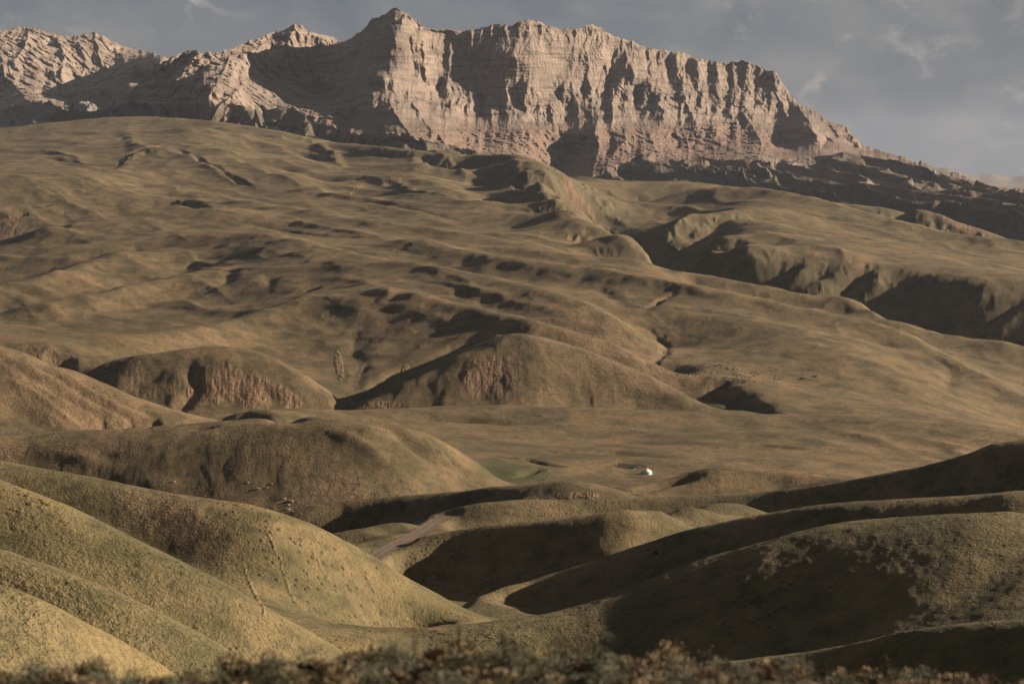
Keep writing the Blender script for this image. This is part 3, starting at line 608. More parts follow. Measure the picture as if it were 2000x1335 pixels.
DP = [ # (px, py, distance)
 (-300,60,9900),(-300,200,9100),(-300,300,6600),(0,60,9800),(0,130,9400),(0,205,8900),(0,245,7400),(0,300,6500),
 (120,68,9800),(120,140,9400),(130,205,8900),(200,75,9800),(200,150,9400),(210,200,8800),(230,245,7200),(250,300,6500),(80,230,7900),
 (300,104,9700),(280,150,9300),(330,111,9500),
 (345,107,8900),(400,100,8700),(400,160,8250),(400,205,7900),(400,240,7100),(400,300,6500),
 (470,88,8850),(480,150,8550),(480,205,8050),(480,240,7000),(500,300,6400),(575,47,8750),(575,100,8600),(560,170,8400),(580,215,7700),(600,68,8550),(640,68,8600),(640,110,8500),(630,180,8250),(600,250,6900),
 (672,84,8500),(670,130,8200),(660,170,7900),(650,210,7500),(640,250,6900),(700,65,7900),(700,120,7650),(700,170,7300),(690,230,6850),(690,280,6500),
 (728,36,7500),(735,90,7300),(730,150,7050),(725,200,6850),(720,260,6500),(720,320,6200),
 (775,15,7300),(775,70,7150),(775,130,7050),(775,180,6980),(760,215,6700),(760,260,6400),(780,320,6150),
 (808,36,7320),(812,90,7220),(812,160,7120),(825,53,7380),(835,110,7300),(840,170,7220),(840,230,6850),(850,290,6350),
 (900,61,7380),(905,130,7260),(905,200,7160),(905,235,7060),(910,290,6600),(920,330,6150),
 (960,52,7300),(965,120,7180),(965,200,7110),
 (1035,38,7180),(1035,100,7080),(1035,170,7020),(1035,240,6950),(1030,262,6760),(1030,310,6620),(1020,350,6100),
 (1100,57,7180),(1100,120,7090),(1100,190,7020),(1100,235,6960),(1155,47,7150),(1155,110,7080),(1150,170,7010),(1150,225,6930),
 (1080,250,6900),(1110,300,6850),(1090,340,6750),(1165,250,6720),(1170,290,6640),(1130,350,6300),(1160,400,5700),
 (1215,73,7200),(1210,120,7150),(1205,150,7070),(1240,140,7040),(1250,190,6980),(1235,240,6800),(1250,270,6640),(1240,300,6500),(1230,345,6000),
 (1300,98,7200),(1300,140,7120),(1275,165,7020),(1275,210,6900),(1310,240,6760),(1310,275,6600),(1330,320,6300),(1330,370,5600),
 (1380,118,7100),(1380,170,7000),(1380,215,6900),(1380,250,6700),(1390,290,6500),(1400,330,6100),(1420,380,5500),
 (1457,118,7020),(1455,170,6980),(1450,220,6800),(1470,260,6600),(1480,300,6250),(1500,335,5950),(1500,370,5500),
 (1515,140,6950),(1515,190,6880),(1530,240,6700),(1540,290,6450),(1565,205,6850),(1580,250,6350),(1600,300,6200),(1620,340,5900),(1600,380,5400),
 (1620,236,6600),(1650,245,6500),(1650,290,6300),(1690,287,6450),(1690,320,6200),(1700,350,5850),(1700,400,5400),(1700,470,5200),
 (1770,307,6350),(1770,335,6150),(1790,362,5800),(1840,335,6250),(1860,365,5850),(1850,410,5350),(1900,352,6150),(1920,372,5800),(1950,365,6050),(2000,369,6000),(2000,385,5700),(2000,430,5350),(2000,520,5000),(2300,374,5900),(2300,540,5000)]
def rbf2(P, vals, qx, qy, sx, sy, eps, reg):
    a = P[:,0]/sx; b = P[:,1]/sy; n = len(a)
    K = ((a[:,None]-a)**2+(b[:,None]-b)**2+eps**2)**.65
    M = np.zeros((n+3, n+3)); M[:n,:n] = K - reg*np.eye(n); M[:n,n] = M[n,:n] = 1; M[:n,n+1] = M[n+1,:n] = a; M[:n,n+2] = M[n+2,:n] = b
    s = np.linalg.solve(M, np.concatenate([vals, [0,0,0]]))
    r = np.zeros(qx.shape)
    for i in range(qx.shape[0]):
        K = ((qx[i][:,None]/sx-a)**2+(qy[i][:,None]/sy-b)**2+eps**2)**.65
        r[i] = K @ s[:n] + s[n]+s[n+1]*qx[i]/sx+s[n+2]*qy[i]/sy
    return r
dpn = np.array(DP, float)
dpn[:,2] += np.clip(dpn[:,0]-800, 0, 1e9)*2.25*np.clip((440-dpn[:,1])/160, 0, 1)
_n0 = len(dpn)
_l = (dpn[:,0] <= 335); _m = (dpn[:,0] > 335) & (dpn[:,0] < 690)
_hi = dpn[:,1] < 226
dpn[:,2] = np.where(_l & _hi, np.maximum(dpn[:,2]-700+dpn[:,0]*3.0, 7900), dpn[:,2])
dpn[:,2] = np.where(_m & _hi, np.maximum(dpn[:,2]-1600+(dpn[:,0]-345)*3.5, 6600), dpn[:,2])
dpn[:,2] -= np.where(_m & _hi, np.minimum(400*np.clip((610-dpn[:,0])/110, 0, 1), np.maximum(dpn[:,2]-6330, 0)), 0)
dpn[:,2] = np.where((_l | _m) & ~_hi & (dpn[:,1] < 262), np.minimum(dpn[:,2], 6600), dpn[:,2])
dpn = np.concatenate([dpn, np.array([(318,113,8950),(292,138,8900),(258,163,8800),(226,184,8600),(352,110,6950),(322,140,6900),(284,168,6800),(252,190,6700),(238,206,6600),(270,205,6550),(320,190,6650),(300,205,6500)], float)])
def massif(name, label, dpn, SKY, x0, x1):
    mpx = np.concatenate([np.linspace(x0, max(x0+5, -30), 40)[:-1], np.linspace(max(x0+5, -30), min(x1-5, 2030), int((min(x1, 2030)-max(x0, -30))*.8*QRES)), np.linspace(min(x1-5, 2030), x1, 40)[1:]])
    T = np.linspace(0, 1, int(440*QRES))
    skx = np.array([a for a, b in SKY], float); sky_y = np.array([b for a, b in SKY], float)
    top0 = np.interp(mpx, skx, sky_y)
    topn = fbm(mpx/9.0, mpx*0+.5, 4, 71)*1.6*sstep(100, 0, np.abs(mpx-2100))**0 + (ridged(mpx/14.0, mpx*0+3.3, 3, 73)-.8)*-1.8
    bot = np.interp(mpx, [a for a, b in BOT], [b for a, b in BOT])
    MPX, MT = np.meshgrid(mpx, T)
    MPY = top0[None, :] + (bot-top0)[None, :]*MT + topn[None, :]*np.exp(-MT*22)
    top = top0+topn
    ci = np.linspace(0, 1, 120); cj = np.linspace(x0, x1, int((x1-x0)/6.2))
    ctop = np.interp(cj, skx, sky_y); cbot = np.interp(cj, [a for a, b in BOT], [b for a, b in BOT])
    CX, CT = np.meshgrid(cj, ci)
    CD = rbf2(dpn, dpn[:,2], CX, ctop+(cbot-ctop)*CT, 100., 60., .12, .001)
    MD = cubic_mat(ci, T) @ CD @ cubic_mat(cj, mpx).T
    # hand-placed buttresses (+ towards the camera, metres) and clefts (-)
    def mstroke(amp, w, pts, skew=0.0):
        nonlocal MD
        if pts[0][0] > 825: amp = amp*(.45 if pts[0][1] < 155 else (.6 if pts[0][1] < 250 else .9))
        best = np.full(MD.shape, 1e9); side = np.zeros(MD.shape); tt = np.zeros(MD.shape)
        m = len(pts)-1
        qx = MPX + perlin(MPX/18, MPY/14, 83)*w*.35; qy = MPY
        for k in range(m):
            a = pts[k]; b = pts[k+1]; dxx = b[0]-a[0]; dyy = b[1]-a[1]; l2 = dxx*dxx+dyy*dyy
            t = np.clip(((qx-a[0])*dxx+(qy-a[1])*dyy)/l2, 0, 1)
            ex = qx-a[0]-t*dxx; ey = (qy-a[1]-t*dyy)
            r = ex*ex+ey*ey; s = r < best; best = np.where(s, r, best); side = np.where(s, np.sign(ex), side); tt = np.where(s, (k+t)/m, tt)
        r = np.sqrt(best)/w
        r = np.where(side > 0, r*(1-skew), r*(1+skew))
        MD = MD - amp*np.exp(-r*1.15)*(1+.15*r)*np.clip(1.15-np.abs(2*tt-1)**6*.6, 0, 1)
    for a, w, p, sk in [q for q in [
     (70,22,[(770,20),(765,80),(735,120),(725,200)],.3), (-60,9,[(800,70),(805,110),(812,150)],0), (60,12,[(822,55),(828,120),(835,170)],.3),
     (-90,10,[(838,130),(836,160),(842,215)],0), (-110,10,[(855,150),(858,180),(862,220)],0), (60,12,[(868,150),(880,200),(880,235)],.3), (-50,7,[(905,75),(915,110)],0), (-60,8,[(940,95),(950,130)],0),
     (60,14,[(975,50),(970,100),(960,140)],.3), (-60,10,[(930,160),(940,190),(945,230)],0), (50,12,[(925,165),(915,220)],.2),
     (50,10,[(1075,200),(1080,240)],.3), (-80,9,[(1090,175),(1100,205)],0), (-80,9,[(1010,170),(1012,205)],0), (50,12,[(1020,180),(1030,230)],.3), (-70,9,[(1135,170),(1140,200)],0), (60,14,[(1130,180),(1160,235)],.3),
     (-120,11,[(1198,100),(1195,130),(1188,160),(1180,190)],0), (60,10,[(1215,75),(1225,110),(1235,140)],.3), (-70,8,[(1222,80),(1220,110)],0),
     (-60,7,[(1262,95),(1265,130),(1262,160)],0), (-70,8,[(1305,110),(1305,150),(1300,175)],0), (60,10,[(1320,105),(1325,150),(1340,200)],.3), (-60,8,[(1342,115),(1340,160)],0), (60,10,[(1362,115),(1365,170),(1372,215)],.3),
     (-60,8,[(1385,120),(1385,170),(1375,210)],0), (60,10,[(1400,122),(1405,180)],.3), (-90,10,[(1425,125),(1425,170),(1420,200)],0), (80,12,[(1455,120),(1460,170),(1455,210)],.3),
     (-110,12,[(1480,140),(1475,185),(1470,215)],0), (80,12,[(1510,140),(1515,175),(1540,230)],.3), (-70,9,[(1535,185),(1545,220)],0),
     (110,20,[(1270,162),(1290,200),(1300,245)],.35), (90,16,[(1215,140),(1200,190),(1195,240)],.35), (-110,16,[(1245,165),(1238,205)],0), (110,18,[(1330,180),(1350,220),(1360,245)],.35),
     (120,16,[(1450,218),(1470,250),(1490,285)],.4), (-90,14,[(1430,240),(1425,275)],0), (120,16,[(1560,208),(1580,240),(1600,280)],.4), (-110,14,[(1530,250),(1515,290)],0), (90,14,[(1620,238),(1640,270)],.4), (-80,12,[(1620,270),(1605,290)],0), (80,10,[(1655,250),(1680,290)],.4),
     (130,14,[(575,50),(560,90),(545,120)],.4), (90,14,[(520,85),(470,110),(440,170)],.35), (-120,20,[(600,110),(610,150),(590,190)],0), (80,12,[(600,65),(640,80)],.2), (90,14,[(450,110),(430,150),(410,190)],.3), (70,12,[(380,110),(350,150),(300,170)],.3),
     (80,10,[(530,170),(560,180),(585,190)],.3), (90,12,[(355,100),(300,140),(250,180)],.3), (-80,12,[(400,130),(370,160)],0), (100,12,[(470,170),(440,200),(400,220)],.4), (70,10,[(270,180),(240,195)],.3),
     (90,14,[(720,165),(700,200),(680,270)],.35), (80,10,[(690,180),(650,220),(590,260)],.35), (-80,10,[(700,210),(665,250)],0), (-70,10,[(665,205),(620,240)],0), (90,12,[(805,200),(830,240),(880,290)],.35), (80,12,[(760,200),(790,250),(830,290)],.3), (-70,12,[(745,220),(740,260)],0),
     (-140,24,[(1090,255),(1110,300),(1090,340)],0), (110,14,[(1165,250),(1168,300),(1155,350)],.3), (80,12,[(1220,275),(1190,310),(1170,350)],.3), (80,12,[(1250,290),(1270,330),(1290,360)],.3), (-80,14,[(1310,260),(1330,290)],0),
     (70,8,[(185,62),(190,90),(200,130)],.3), (70,10,[(60,55),(50,90),(20,130)],.3), (60,8,[(110,70),(125,110),(120,150)],.3), (60,9,[(210,80),(240,110),(250,150)],.3), (-80,9,[(90,160),(80,180)],0), (60,8,[(150,75),(165,110)],.3), (70,9,[(0,100),(10,150),(50,190)],.3), (60,9,[(165,130),(175,170),(190,190)],.3)] if x0-20 < q[2][0][0] < x1]:
        mstroke(a, w, p, sk)
    # vertical flutes, finer relief, bedding ledges
    hh = MPY - top[None, :]
    mount = sstep(0, 6, hh)
    lowz = sstep(235, 262, MPY + 6*fbm(MPX/60, MPX*0, 2, 5))*sstep(560, 700, MPX)*(1-sstep(1480, 1620, MPX))
    leftz = 1-sstep(640, 720, MPX)
    rightz = sstep(1500, 1620, MPX)
    wx = MPX + 5*fbm(MPX/40, MPY/40, 3, 91) ; wy = MPY
    fl1 = ridged(wx/34, wy/150+2, 3, 93)-.8
    f1_, f2_ = worley((wx+.22*wy)/19, wy/62+.4*perlin(wx/50, wy/80, 5), 97); fl2 = (.62-f1_)*1.5+.25*(ridged((wx+.25*wy)/13, wy/45, 3, 98)-.8)
    fl3 = ridged((wx-.12*wy)/5.5, wy/20, 2, 101)-.8
    smooth_wall = np.clip(np.exp(-(((MPX-1060)/110)**2+((MPY-120)/60)**2)) + np.exp(-(((MPX-770)/45)**2+((MPY-110)/60)**2)), 0, 1)
    _wz = (HY-MPY)/F*MD; _wx = (MPX-1000)/F*MD
    _q = .35*fbm(_wx/90, _wz/90+MD/120, 3, 103); g1_, _ = worley(_wx/62+.3*leftz*_wz/50+_q, _wz/85+MD/110+_q, 105); g2_, _ = worley(_wx/24+_q, _wz/40+MD/50, 107); cones = (.6-g1_)*1.5+(.6-g2_)*.5
    amp = (1-.75*smooth_wall)
    lowr = rightz*sstep(6, 26, hh)
    MD -= mount*(fl1*16*amp*(1-.5*np.maximum(leftz, rightz)) + fl2*14*amp + fl3*4*(1-.4*smooth_wall))*(1-.85*lowr)
    MD -= (1-.7*lowr)*mount*cones*(30*lowz + 48*leftz + 24*rightz + 24*np.exp(-((MPY-195)/30)**2)*(1-leftz)*(1-rightz))*(1-smooth_wall*.6)
    tal = np.clip(sstep(0, 1, (MPY-np.interp(MPX, [-300,0,200,300,400,480,560,640,700,760,850,930,1000,1150,1250,1350,1450,1550,1650,1750,1850,2000,2300],
                                                [195,195,198,200,200,205,215,240,262,262,275,310,330,345,300,300,318,306,300,312,345,375,385]))/14), 0, 1)
    tal2 = np.exp(-(((MPX-780)/70)**2+((MPY-262)/26)**2)*1.0)
    bed = 1.6*perlin((MPY+3*fbm(MPX/70, MPY/70, 2, 111)+.03*MPX)/5.5, MPX/400, 112)+.9*perlin((MPY+4*fbm(MPX/50, MPY/50, 2, 115))/2.4, MPX/160, 113)
    w1_, _ = worley(MPX/120+.3*perlin(MPX/90, MPY/90, 31), MPY/150+.3*perlin(MPX/90, MPY/90, 33), 201)
    MD += mount*(w1_-.5)*95*(1-leftz*.5)*(1-.7*lowr)*(1-tal)
    MD -= bed*8*(lowz*.9+.25)*(1-leftz*.6)*(1-tal)*mount
    # ledges: the lower red beds stand forward of the wall
    MD -= 60*lowz*(1-tal)
    MD = np.minimum(MD, 10400)
    # fade the relief on the gravel flats and talus
    MD = MD + 0
    mx_ = (MPX-1000)/F*MD; mz_ = (HY-MPY)/F*MD
    mz_ = mz_ + tal*sstep(2, 14, MPY-top[None,:])*((ridged(mx_/260+MD/900+.35*fbm(mx_/200, MD/300, 3, 161), MD/1300+mx_/2000, 4, 163, .42)-.8)*62)*sstep(0, 30, bot[None,:]-MPY)
    PM = np.stack([mx_, MD, mz_], -1)
    # back of the range: falls away behind the skyline
    back = []
    for k, (dd, dz) in enumerate([(60,-14),(220,-70),(600,-240),(1500,-620)]):
        r = PM[0].copy(); r[:,1] += dd; r[:,2] += dz + fbm(mpx/20, mpx*0+k, 2, 120)*12; back.append(r)
    PM = np.concatenate([np.array(back[::-1]), PM], 0)
    def padr(a): return np.concatenate([np.repeat(a[:1], 4, 0), a], 0)
    redbed = np.clip(lowz*.9 + .5*rightz*sstep(250, 300, MPY) + .8*np.exp(-(((MPX-660)/90)**2+((MPY-235)/40)**2)), 0, 1)
    gravm = np.zeros_like(MD)
    for (a, b, rx, ry, an) in [(60,228,150,9,-.12),(190,212,60,7,-.3),(420,226,60,7,-.1),(345,222,22,12,1.0),(490,238,70,5,.1),(1600,332,220,4,.22),(1880,368,60,4,.1)]:
        aa = MPX-a; bb = MPY-b; c, s = math.cos(an), math.sin(an)
        gravm = np.maximum(gravm, 1-sstep(.7, 1.1, np.sqrt(((aa*c+bb*s)/rx)**2+((-aa*s+bb*c)/ry)**2)))
    mt = mesh_grid(name, PM, M_ROCK, dict(redbed=padr(redbed), talus=padr(np.clip(np.maximum(tal*(1-.9*np.exp(-((MPY-np.interp(MPX, [1150,1250,1400,1520,1700,1780,2300], [290,302,312,332,368,385,420])+3*fbm(MPX/30, MPY/30, 3, 171))/14)**2)*sstep(1200, 1300, MPX)), .55*tal2), 0, 1)), gravel=padr(gravm)))
    tag(mt, label, kind='structure')


massif("far_sandstone_range", 'rugged lower sandstone range at the far left', np.concatenate([dpn[(dpn[:,0] <= 335) & ~((dpn[:,0] > 230) & (dpn[:,2] < 7400) & (dpn[:,1] < 226))], np.array([(420,110,9500),(420,200,8700),(420,300,6500),(470,160,9300)], float)]),
       [q for q in SKY if q[0] <= 330] + [(345,114),(380,128),(440,150),(480,165)], -300, 470)
massif("sandstone_mountain", 'long banded sandstone mountain wall with a pointed peak', dpn[(dpn[:,0] > 335) | ((dpn[:,0] > 230) & (dpn[:,2] < 7400) & (dpn[:,1] < 226))],
       [(190,222),(205,216),(222,207),(250,182),(280,152),(318,121)] + [q for q in SKY if q[0] >= 345], 205, 2300)

# ------------------------------------------------------------------ far plain, distant ranges, haze
def far_sheet(name, px0, px1, D0, D1, nx, ny, zf, mat, label):
    ps = np.linspace(px0, px1, nx); ds = np.exp(np.linspace(math.log(D0), math.log(D1), ny))
    A, B = np.meshgrid(ps, ds); x = (A-1000)/F*B
    o = mesh_grid(name, np.stack([x, B, zf(A, B, x)], -1), mat, dict(gravel=A*0)); tag(o, label, kind='structure'); return o
M_FAR, nt_, b_ = new_mat("distant_ground")
g_ = nt_.nodes.new('ShaderNodeNewGeometry'); nn = nnoise(nt_, g_.outputs['Position'], 1/900., 5, .6)
nt_.links.new(ramp(nt_.nodes, nt_.links, nn.outputs['Fac'], [(.35, (.07,.06,.045)), (.65, (.13,.10,.075))]).outputs[0], b_.inputs['Base Color'])
far_sheet("far_plain", -1000, 3500, 6400, 36000, 60, 60, lambda A, B, x: -225 + 0*A + 10*fbm(x/900, B/900, 3, 130), M_FAR, 'flat hazy plain beyond the cliffs')
def dm(A, B, x):
    prof = np.interp(A, [1500,1780,1850,1880,1910,1940,1975,2000,2060,2300,4000], [330,334,326,333,341,338,345,343,348,335,330])
    ridge = np.exp(-((B-27000)/1900)**2)
    topz = (HY-prof+0*B)/F*27000 + 225
    return -240 + ridge*topz*(.8+.35*ridged(x/1500, B/1500, 4, 133)*.9)
far_sheet("distant_mountains", 1300, 3200, 22000, 34000, 260, 90, dm, M_FAR, 'faint blue mountain ranges low on the horizon')

HAZE = True
if HAZE:
    hm = bpy.data.materials.new("haze_air"); hm.use_nodes = True; hn = hm.node_tree; hn.nodes.clear()
    ho = hn.nodes.new('ShaderNodeOutputMaterial'); hv = hn.nodes.new('ShaderNodeVolumePrincipled')
    hv.inputs['Color'].default_value = (.72, .80, .95, 1); hv.inputs['Density'].default_value = 0.7e-5; hv.inputs['Anisotropy'].default_value = 0.0
    hn.links.new(hv.outputs[0], ho.inputs['Volume'])
    x0, x1, y0, y1, z0, z1 = -22000, 30000, -60, 36500, -1200, 900
    hz = mesh_py("haze", [(x, y, z) for x in (x0,x1) for y in (y0,y1) for z in (z0,z1)], [(0,1,3,2),(4,6,7,5),(0,4,5,1),(2,3,7,6),(0,2,6,4),(1,5,7,3)], hm)
    tag(hz, 'thin blue haze of the evening air', kind='stuff')

# ------------------------------------------------------------------ dirt road
M_ROAD, nt_, b_ = new_mat("dirt_road")
g_ = nt_.nodes.new('ShaderNodeNewGeometry'); nn = nnoise(nt_, g_.outputs['Position'], .6, 5, .65)
nt_.links.new(ramp(nt_.nodes, nt_.links, nn.outputs['Fac'], [(.35, (.078,.058,.042)), (.65, (.125,.093,.066))]).outputs[0], b_.inputs['Base Color'])
def ribbon(name, pts, w, mat, lift, label, n=60):
    c = RC[:, :2]; n = len(c)
    tg = np.gradient(c, axis=0); tg /= np.hypot(tg[:,0], tg[:,1])[:,None]+1e-9; nr = np.stack([-tg[:,1], tg[:,0]], -1)
    rows = []
    for k in range(n):
        r = []
        for j in np.linspace(-1, 1, 11):
            ww = w*(1+.10*math.sin(k*.9+(2 if j > 0 else 0))+.07*math.sin(k*2.3+1))
            q = c[k]+nr[k]*j*ww; h = max(height(q[0], q[1]), RC[k][2]) + lift - .10*(abs(abs(j)-.45) < .12)*1.0
            r.append((q[0], q[1], h))
        rows.append(r)
    o = mesh_grid(name, np.array(rows), mat); tag(o, label, kind='structure'); return o
ribbon("dirt_road", [(712,1104),(735,1084),(765,1066),(800,1050),(828,1034),(848,1017),(868,1007)], 3.2, M_ROAD, .12, 'pale dirt road curving out between the grassy banks')

# ------------------------------------------------------------------ small things
def lathe(prof, n=24, a0=0, a1=2*math.pi, closed=True):
    V = []; Fc = []
    for r, z in prof:
        for i in range(n):
            a = a0+(a1-a0)*i/(n if closed else n-1); V.append((r*math.cos(a), r*math.sin(a), z))
    for k in range(len(prof)-1):
        for i in range(n if closed else n-1):
            j = (i+1) % n; Fc.append((k*n+i, k*n+j, (k+1)*n+j, (k+1)*n+i))
    return V, Fc
def box(cx, cy, cz, sx, sy, sz, V=None, Fc=None):
    V = [] if V is None else V; Fc = [] if Fc is None else Fc; b = len(V)
    for x in (-1,1):
        for y in (-1,1):
            for z in (-1,1): V.append((cx+x*sx/2, cy+y*sy/2, cz+z*sz/2))
    for f in [(0,1,3,2),(4,6,7,5),(0,4,5,1),(2,3,7,6),(0,2,6,4),(1,5,7,3)]: Fc.append(tuple(b+i for i in f))
    return V, Fc
def ell(c, r, V, Fc, n=10, m=6, rot=0.0):
    b = len(V); cs, sn = math.cos(rot), math.sin(rot)
    for i in range(m+1):
        th = math.pi*i/m
        for j in range(n):
            ph = 2*math.pi*j/n
            x = r[0]*math.cos(th); y = r[1]*math.sin(th)*math.cos(ph); z = r[2]*math.sin(th)*math.sin(ph)
            V.append((c[0]+x*cs-z*sn, c[1]+y, c[2]+x*sn+z*cs))
    for i in range(m):
        for j in range(n):
            k = (j+1) % n; Fc.append((b+i*n+j, b+i*n+k, b+(i+1)*n+k, b+(i+1)*n+j))
def empty(name, loc, rz=0):
    o = bpy.data.objects.new(name, None); COL.objects.link(o); o.location = loc; o.rotation_euler = (0,0,rz); o.empty_display_size = .3; return o
M_FELT = simple("white_felt", (.50,.485,.455), .9, var=.06, sc=2); M_REDC = simple("red_cloth", (.35,.08,.05)); M_GRN = simple("green_cloth", (.03,.22,.12)); M_TRIM = simple("pale_green_trim", (.30,.42,.36))
M_WOOD = simple("old_wood", (.16,.10,.06)); M_PALE = simple("weathered_pole", (.40,.30,.24)); M_WHT = simple("white_plastic", (.45,.45,.44)); M_DARK = simple("dark_iron", (.03,.03,.03)); M_ROPE = simple("rope", (.30,.24,.17))

# yurt
gy_ = ground(1263, 925.5)
yt = empty("yurt", gy_ + Vector((0,0,-.15)), 0.0); tag(yt, 'white felt yurt standing alone on the grassy flat, red cap on its roof', 'yurt')
R = 3.15
V_, F_ = lathe([(R*1.0,.0),(R*1.01,.5),(R,1.2),(R*.985,1.75)], 40); mesh_py("wall", V_, F_, M_FELT, yt, True)
V_, F_ = lathe([(R*1.035,1.66),(R*1.02,1.78),(R*.80,2.30),(R*.55,2.85),(R*.30,3.35),(R*.20,3.50)], 40); mesh_py("roof", V_, F_, M_FELT, yt, True)
V_, F_ = lathe([(R*.215,3.46),(R*.21,3.60),(R*.12,3.76),(.01,3.80)], 24); mesh_py("roof_crown", V_, F_, M_REDC, yt, True)
V_, F_ = lathe([(R*1.02,.02),(R*1.025,.28),(R*1.015,.30)], 40); mesh_py("skirt_band", V_, F_, M_TRIM, yt, True)
V_, F_ = lathe([(R*1.045,1.62),(R*1.05,1.67),(R*1.04,1.72)], 40); mesh_py("wall_rope", V_, F_, M_ROPE, yt, True)
V_, F_ = box(0,0,.85,.9,.10,1.6)
dr = mesh_py("door", V_, F_, M_WOOD, yt); a = math.radians(200); dr.location = (R*1.0*math.cos(a), R*1.0*math.sin(a), .05); dr.rotation_euler = (0,0,a+math.pi/2)
V_, F_ = [], []
for x in (-.5,.5): box(x,0,.88,.10,.16,1.76,V_,F_)
box(0,0,1.80,1.1,.16,.10,V_,F_); mesh_py("door_frame", V_, F_, M_PALE, dr)

def put(px, py): 
    g = ground(px, py, 6.85, 7.3); return g if g is not None else ground(px, py)
# green awning tent frame left of the yurt
p = put(1236, 914); t = empty("small_tent", p); tag(t, 'small bright green ridge tent at the edge of the dark sheepfold', 'tent')
mesh_py("canopy", [(-1.1,-.9,0),(1.1,-.9,0),(1.1,.9,0),(-1.1,.9,0),(-1.1,0,1.35),(1.1,0,1.35)], [(0,1,5,4),(2,3,4,5),(0,4,3),(1,2,5)], M_GRN, t)
for x in (-1.14, 1.14):
    V_, F_ = box(x,0,.70,.06,.06,1.45); mesh_py("tent_pole", V_, F_, M_PALE, t)
p = put(1239.5, 915); V_, F_ = lathe([(.22,0),(.28,.55),(.29,.6),(.26,.58),(.01,.5)], 14); o = mesh_py("bucket", V_, F_, M_WHT, None, True); o.location = p; tag(o, 'white bucket on the ground just right of the green tent', 'bucket')
p = put(1250.5, 914); t = empty("camp_table", p); tag(t, 'pale table on thin legs between the green tent and the yurt', 'table')
V_, F_ = box(0,0,1.05,1.5,.9,.08); mesh_py("tabletop", V_, F_, M_WHT, t)
for x in (-.65,.65):
    for y in (-.38,.38):
        V_, F_ = box(x,y,.5,.08,.08,1.02); mesh_py("leg", V_, F_, M_PALE, t)
for px, py, h, lb in [(1197.5,909,1.9,'shorter pale pole, left one at the end of the dark sheepfold'),(1204,909.5,2.6,'taller pale pole standing at the left end of the dark sheepfold')]:
    p = put(px, py); V_, F_ = lathe([(.09,-.2),(.08,h*.5),(.06,h),(.01,h+.03)], 10); o = mesh_py("fence_pole", V_, F_, M_PALE, None, True); o.location = p; tag(o, lb, 'pole')
p = put(1254.5, 925); V_, F_ = [], []; ell((0,0,.3),(.38,.3,.34),V_,F_); ell((.05,0,.62),(.12,.12,.12),V_,F_,8,4); o = mesh_py("sack", V_, F_, M_WHT, None, True); o.location = p; tag(o, 'small white sack on the shaded left side of the yurt', 'sack')
p = put(1276.5, 924); V_, F_ = [], []; ell((0,0,.32),(.5,.35,.36),V_,F_); ell((.1,0,.66),(.14,.14,.12),V_,F_,8,4); o = mesh_py("sack", V_, F_, M_PALE, None, True); o.location = p; tag(o, 'tan sack on the sunny right side of the yurt', 'sack')
p = put(1274, 923.5); t = empty("stove", p); tag(t, 'black iron stove with a short pipe beside the right wall of the yurt', 'stove')
V_, F_ = box(0,0,.45,.7,.5,.5); mesh_py("firebox", V_, F_, M_DARK, t)
V_, F_ = lathe([(.07,.7),(.07,1.5)], 10); mesh_py("pipe", V_, F_, M_DARK, t, True)
for x in (-.3,.3):
    V_, F_ = box(x,0,.11,.06,.4,.22); mesh_py("leg", V_, F_, M_DARK, t)
p = ground(1403, 875); V_, F_ = [], []; box(0,0,.7,.5,.35,1.4,V_,F_); box(0,0,1.43,.6,.42,.1,V_,F_); o = mesh_py("marker_stone", V_, F_, M_WHT, None); o.location = p; tag(o, 'small upright white stone on the slope right of the yurt', 'stone')

# animals ------------------------------------------------------------
def skinned(name, chains, mat, parent=None, sub=1):
    """one continuous body grown over connected joints; chains: list of [(pos, radius)...], first joints shared by index"""
    verts = []; radii = []; edges = []; idx = {}
    for ch in chains:
        prev = None
        for pnt, r in ch:
            key = tuple(round(c, 3) for c in pnt)
            if key not in idx: idx[key] = len(verts); verts.append(pnt); radii.append(r)
            k = idx[key]
            if prev is not None and prev != k: edges.append((prev, k))
            prev = k
    me = bpy.data.meshes.new(name); me.from_pydata(verts, edges, []); o = bpy.data.objects.new(name, me); COL.objects.link(o)
    md = o.modifiers.new('skin', 'SKIN'); md.use_smooth_shade = True
    sv = me.skin_vertices[0].data if me.skin_vertices else None
    if sv is None:
        bpy.context.view_layer.objects.active = o; me.skin_vertices; 
    for i, r in enumerate(radii):
        q = r if isinstance(r, tuple) else (r, r); me.skin_vertices[0].data[i].radius = q
    me.skin_vertices[0].data[0].use_root = True
    sb = o.modifiers.new('sub', 'SUBSURF'); sb.levels = sub; sb.render_levels = sub
    dg = bpy.context.evaluated_depsgraph_get(); em = bpy.data.meshes.new_from_object(o.evaluated_get(dg))
    o.modifiers.clear(); o.data = em; em.name = name
    if len(em.materials) == 0: em.materials.append(mat)
    else: em.materials[0] = mat
    if parent: o.parent = parent
    return o
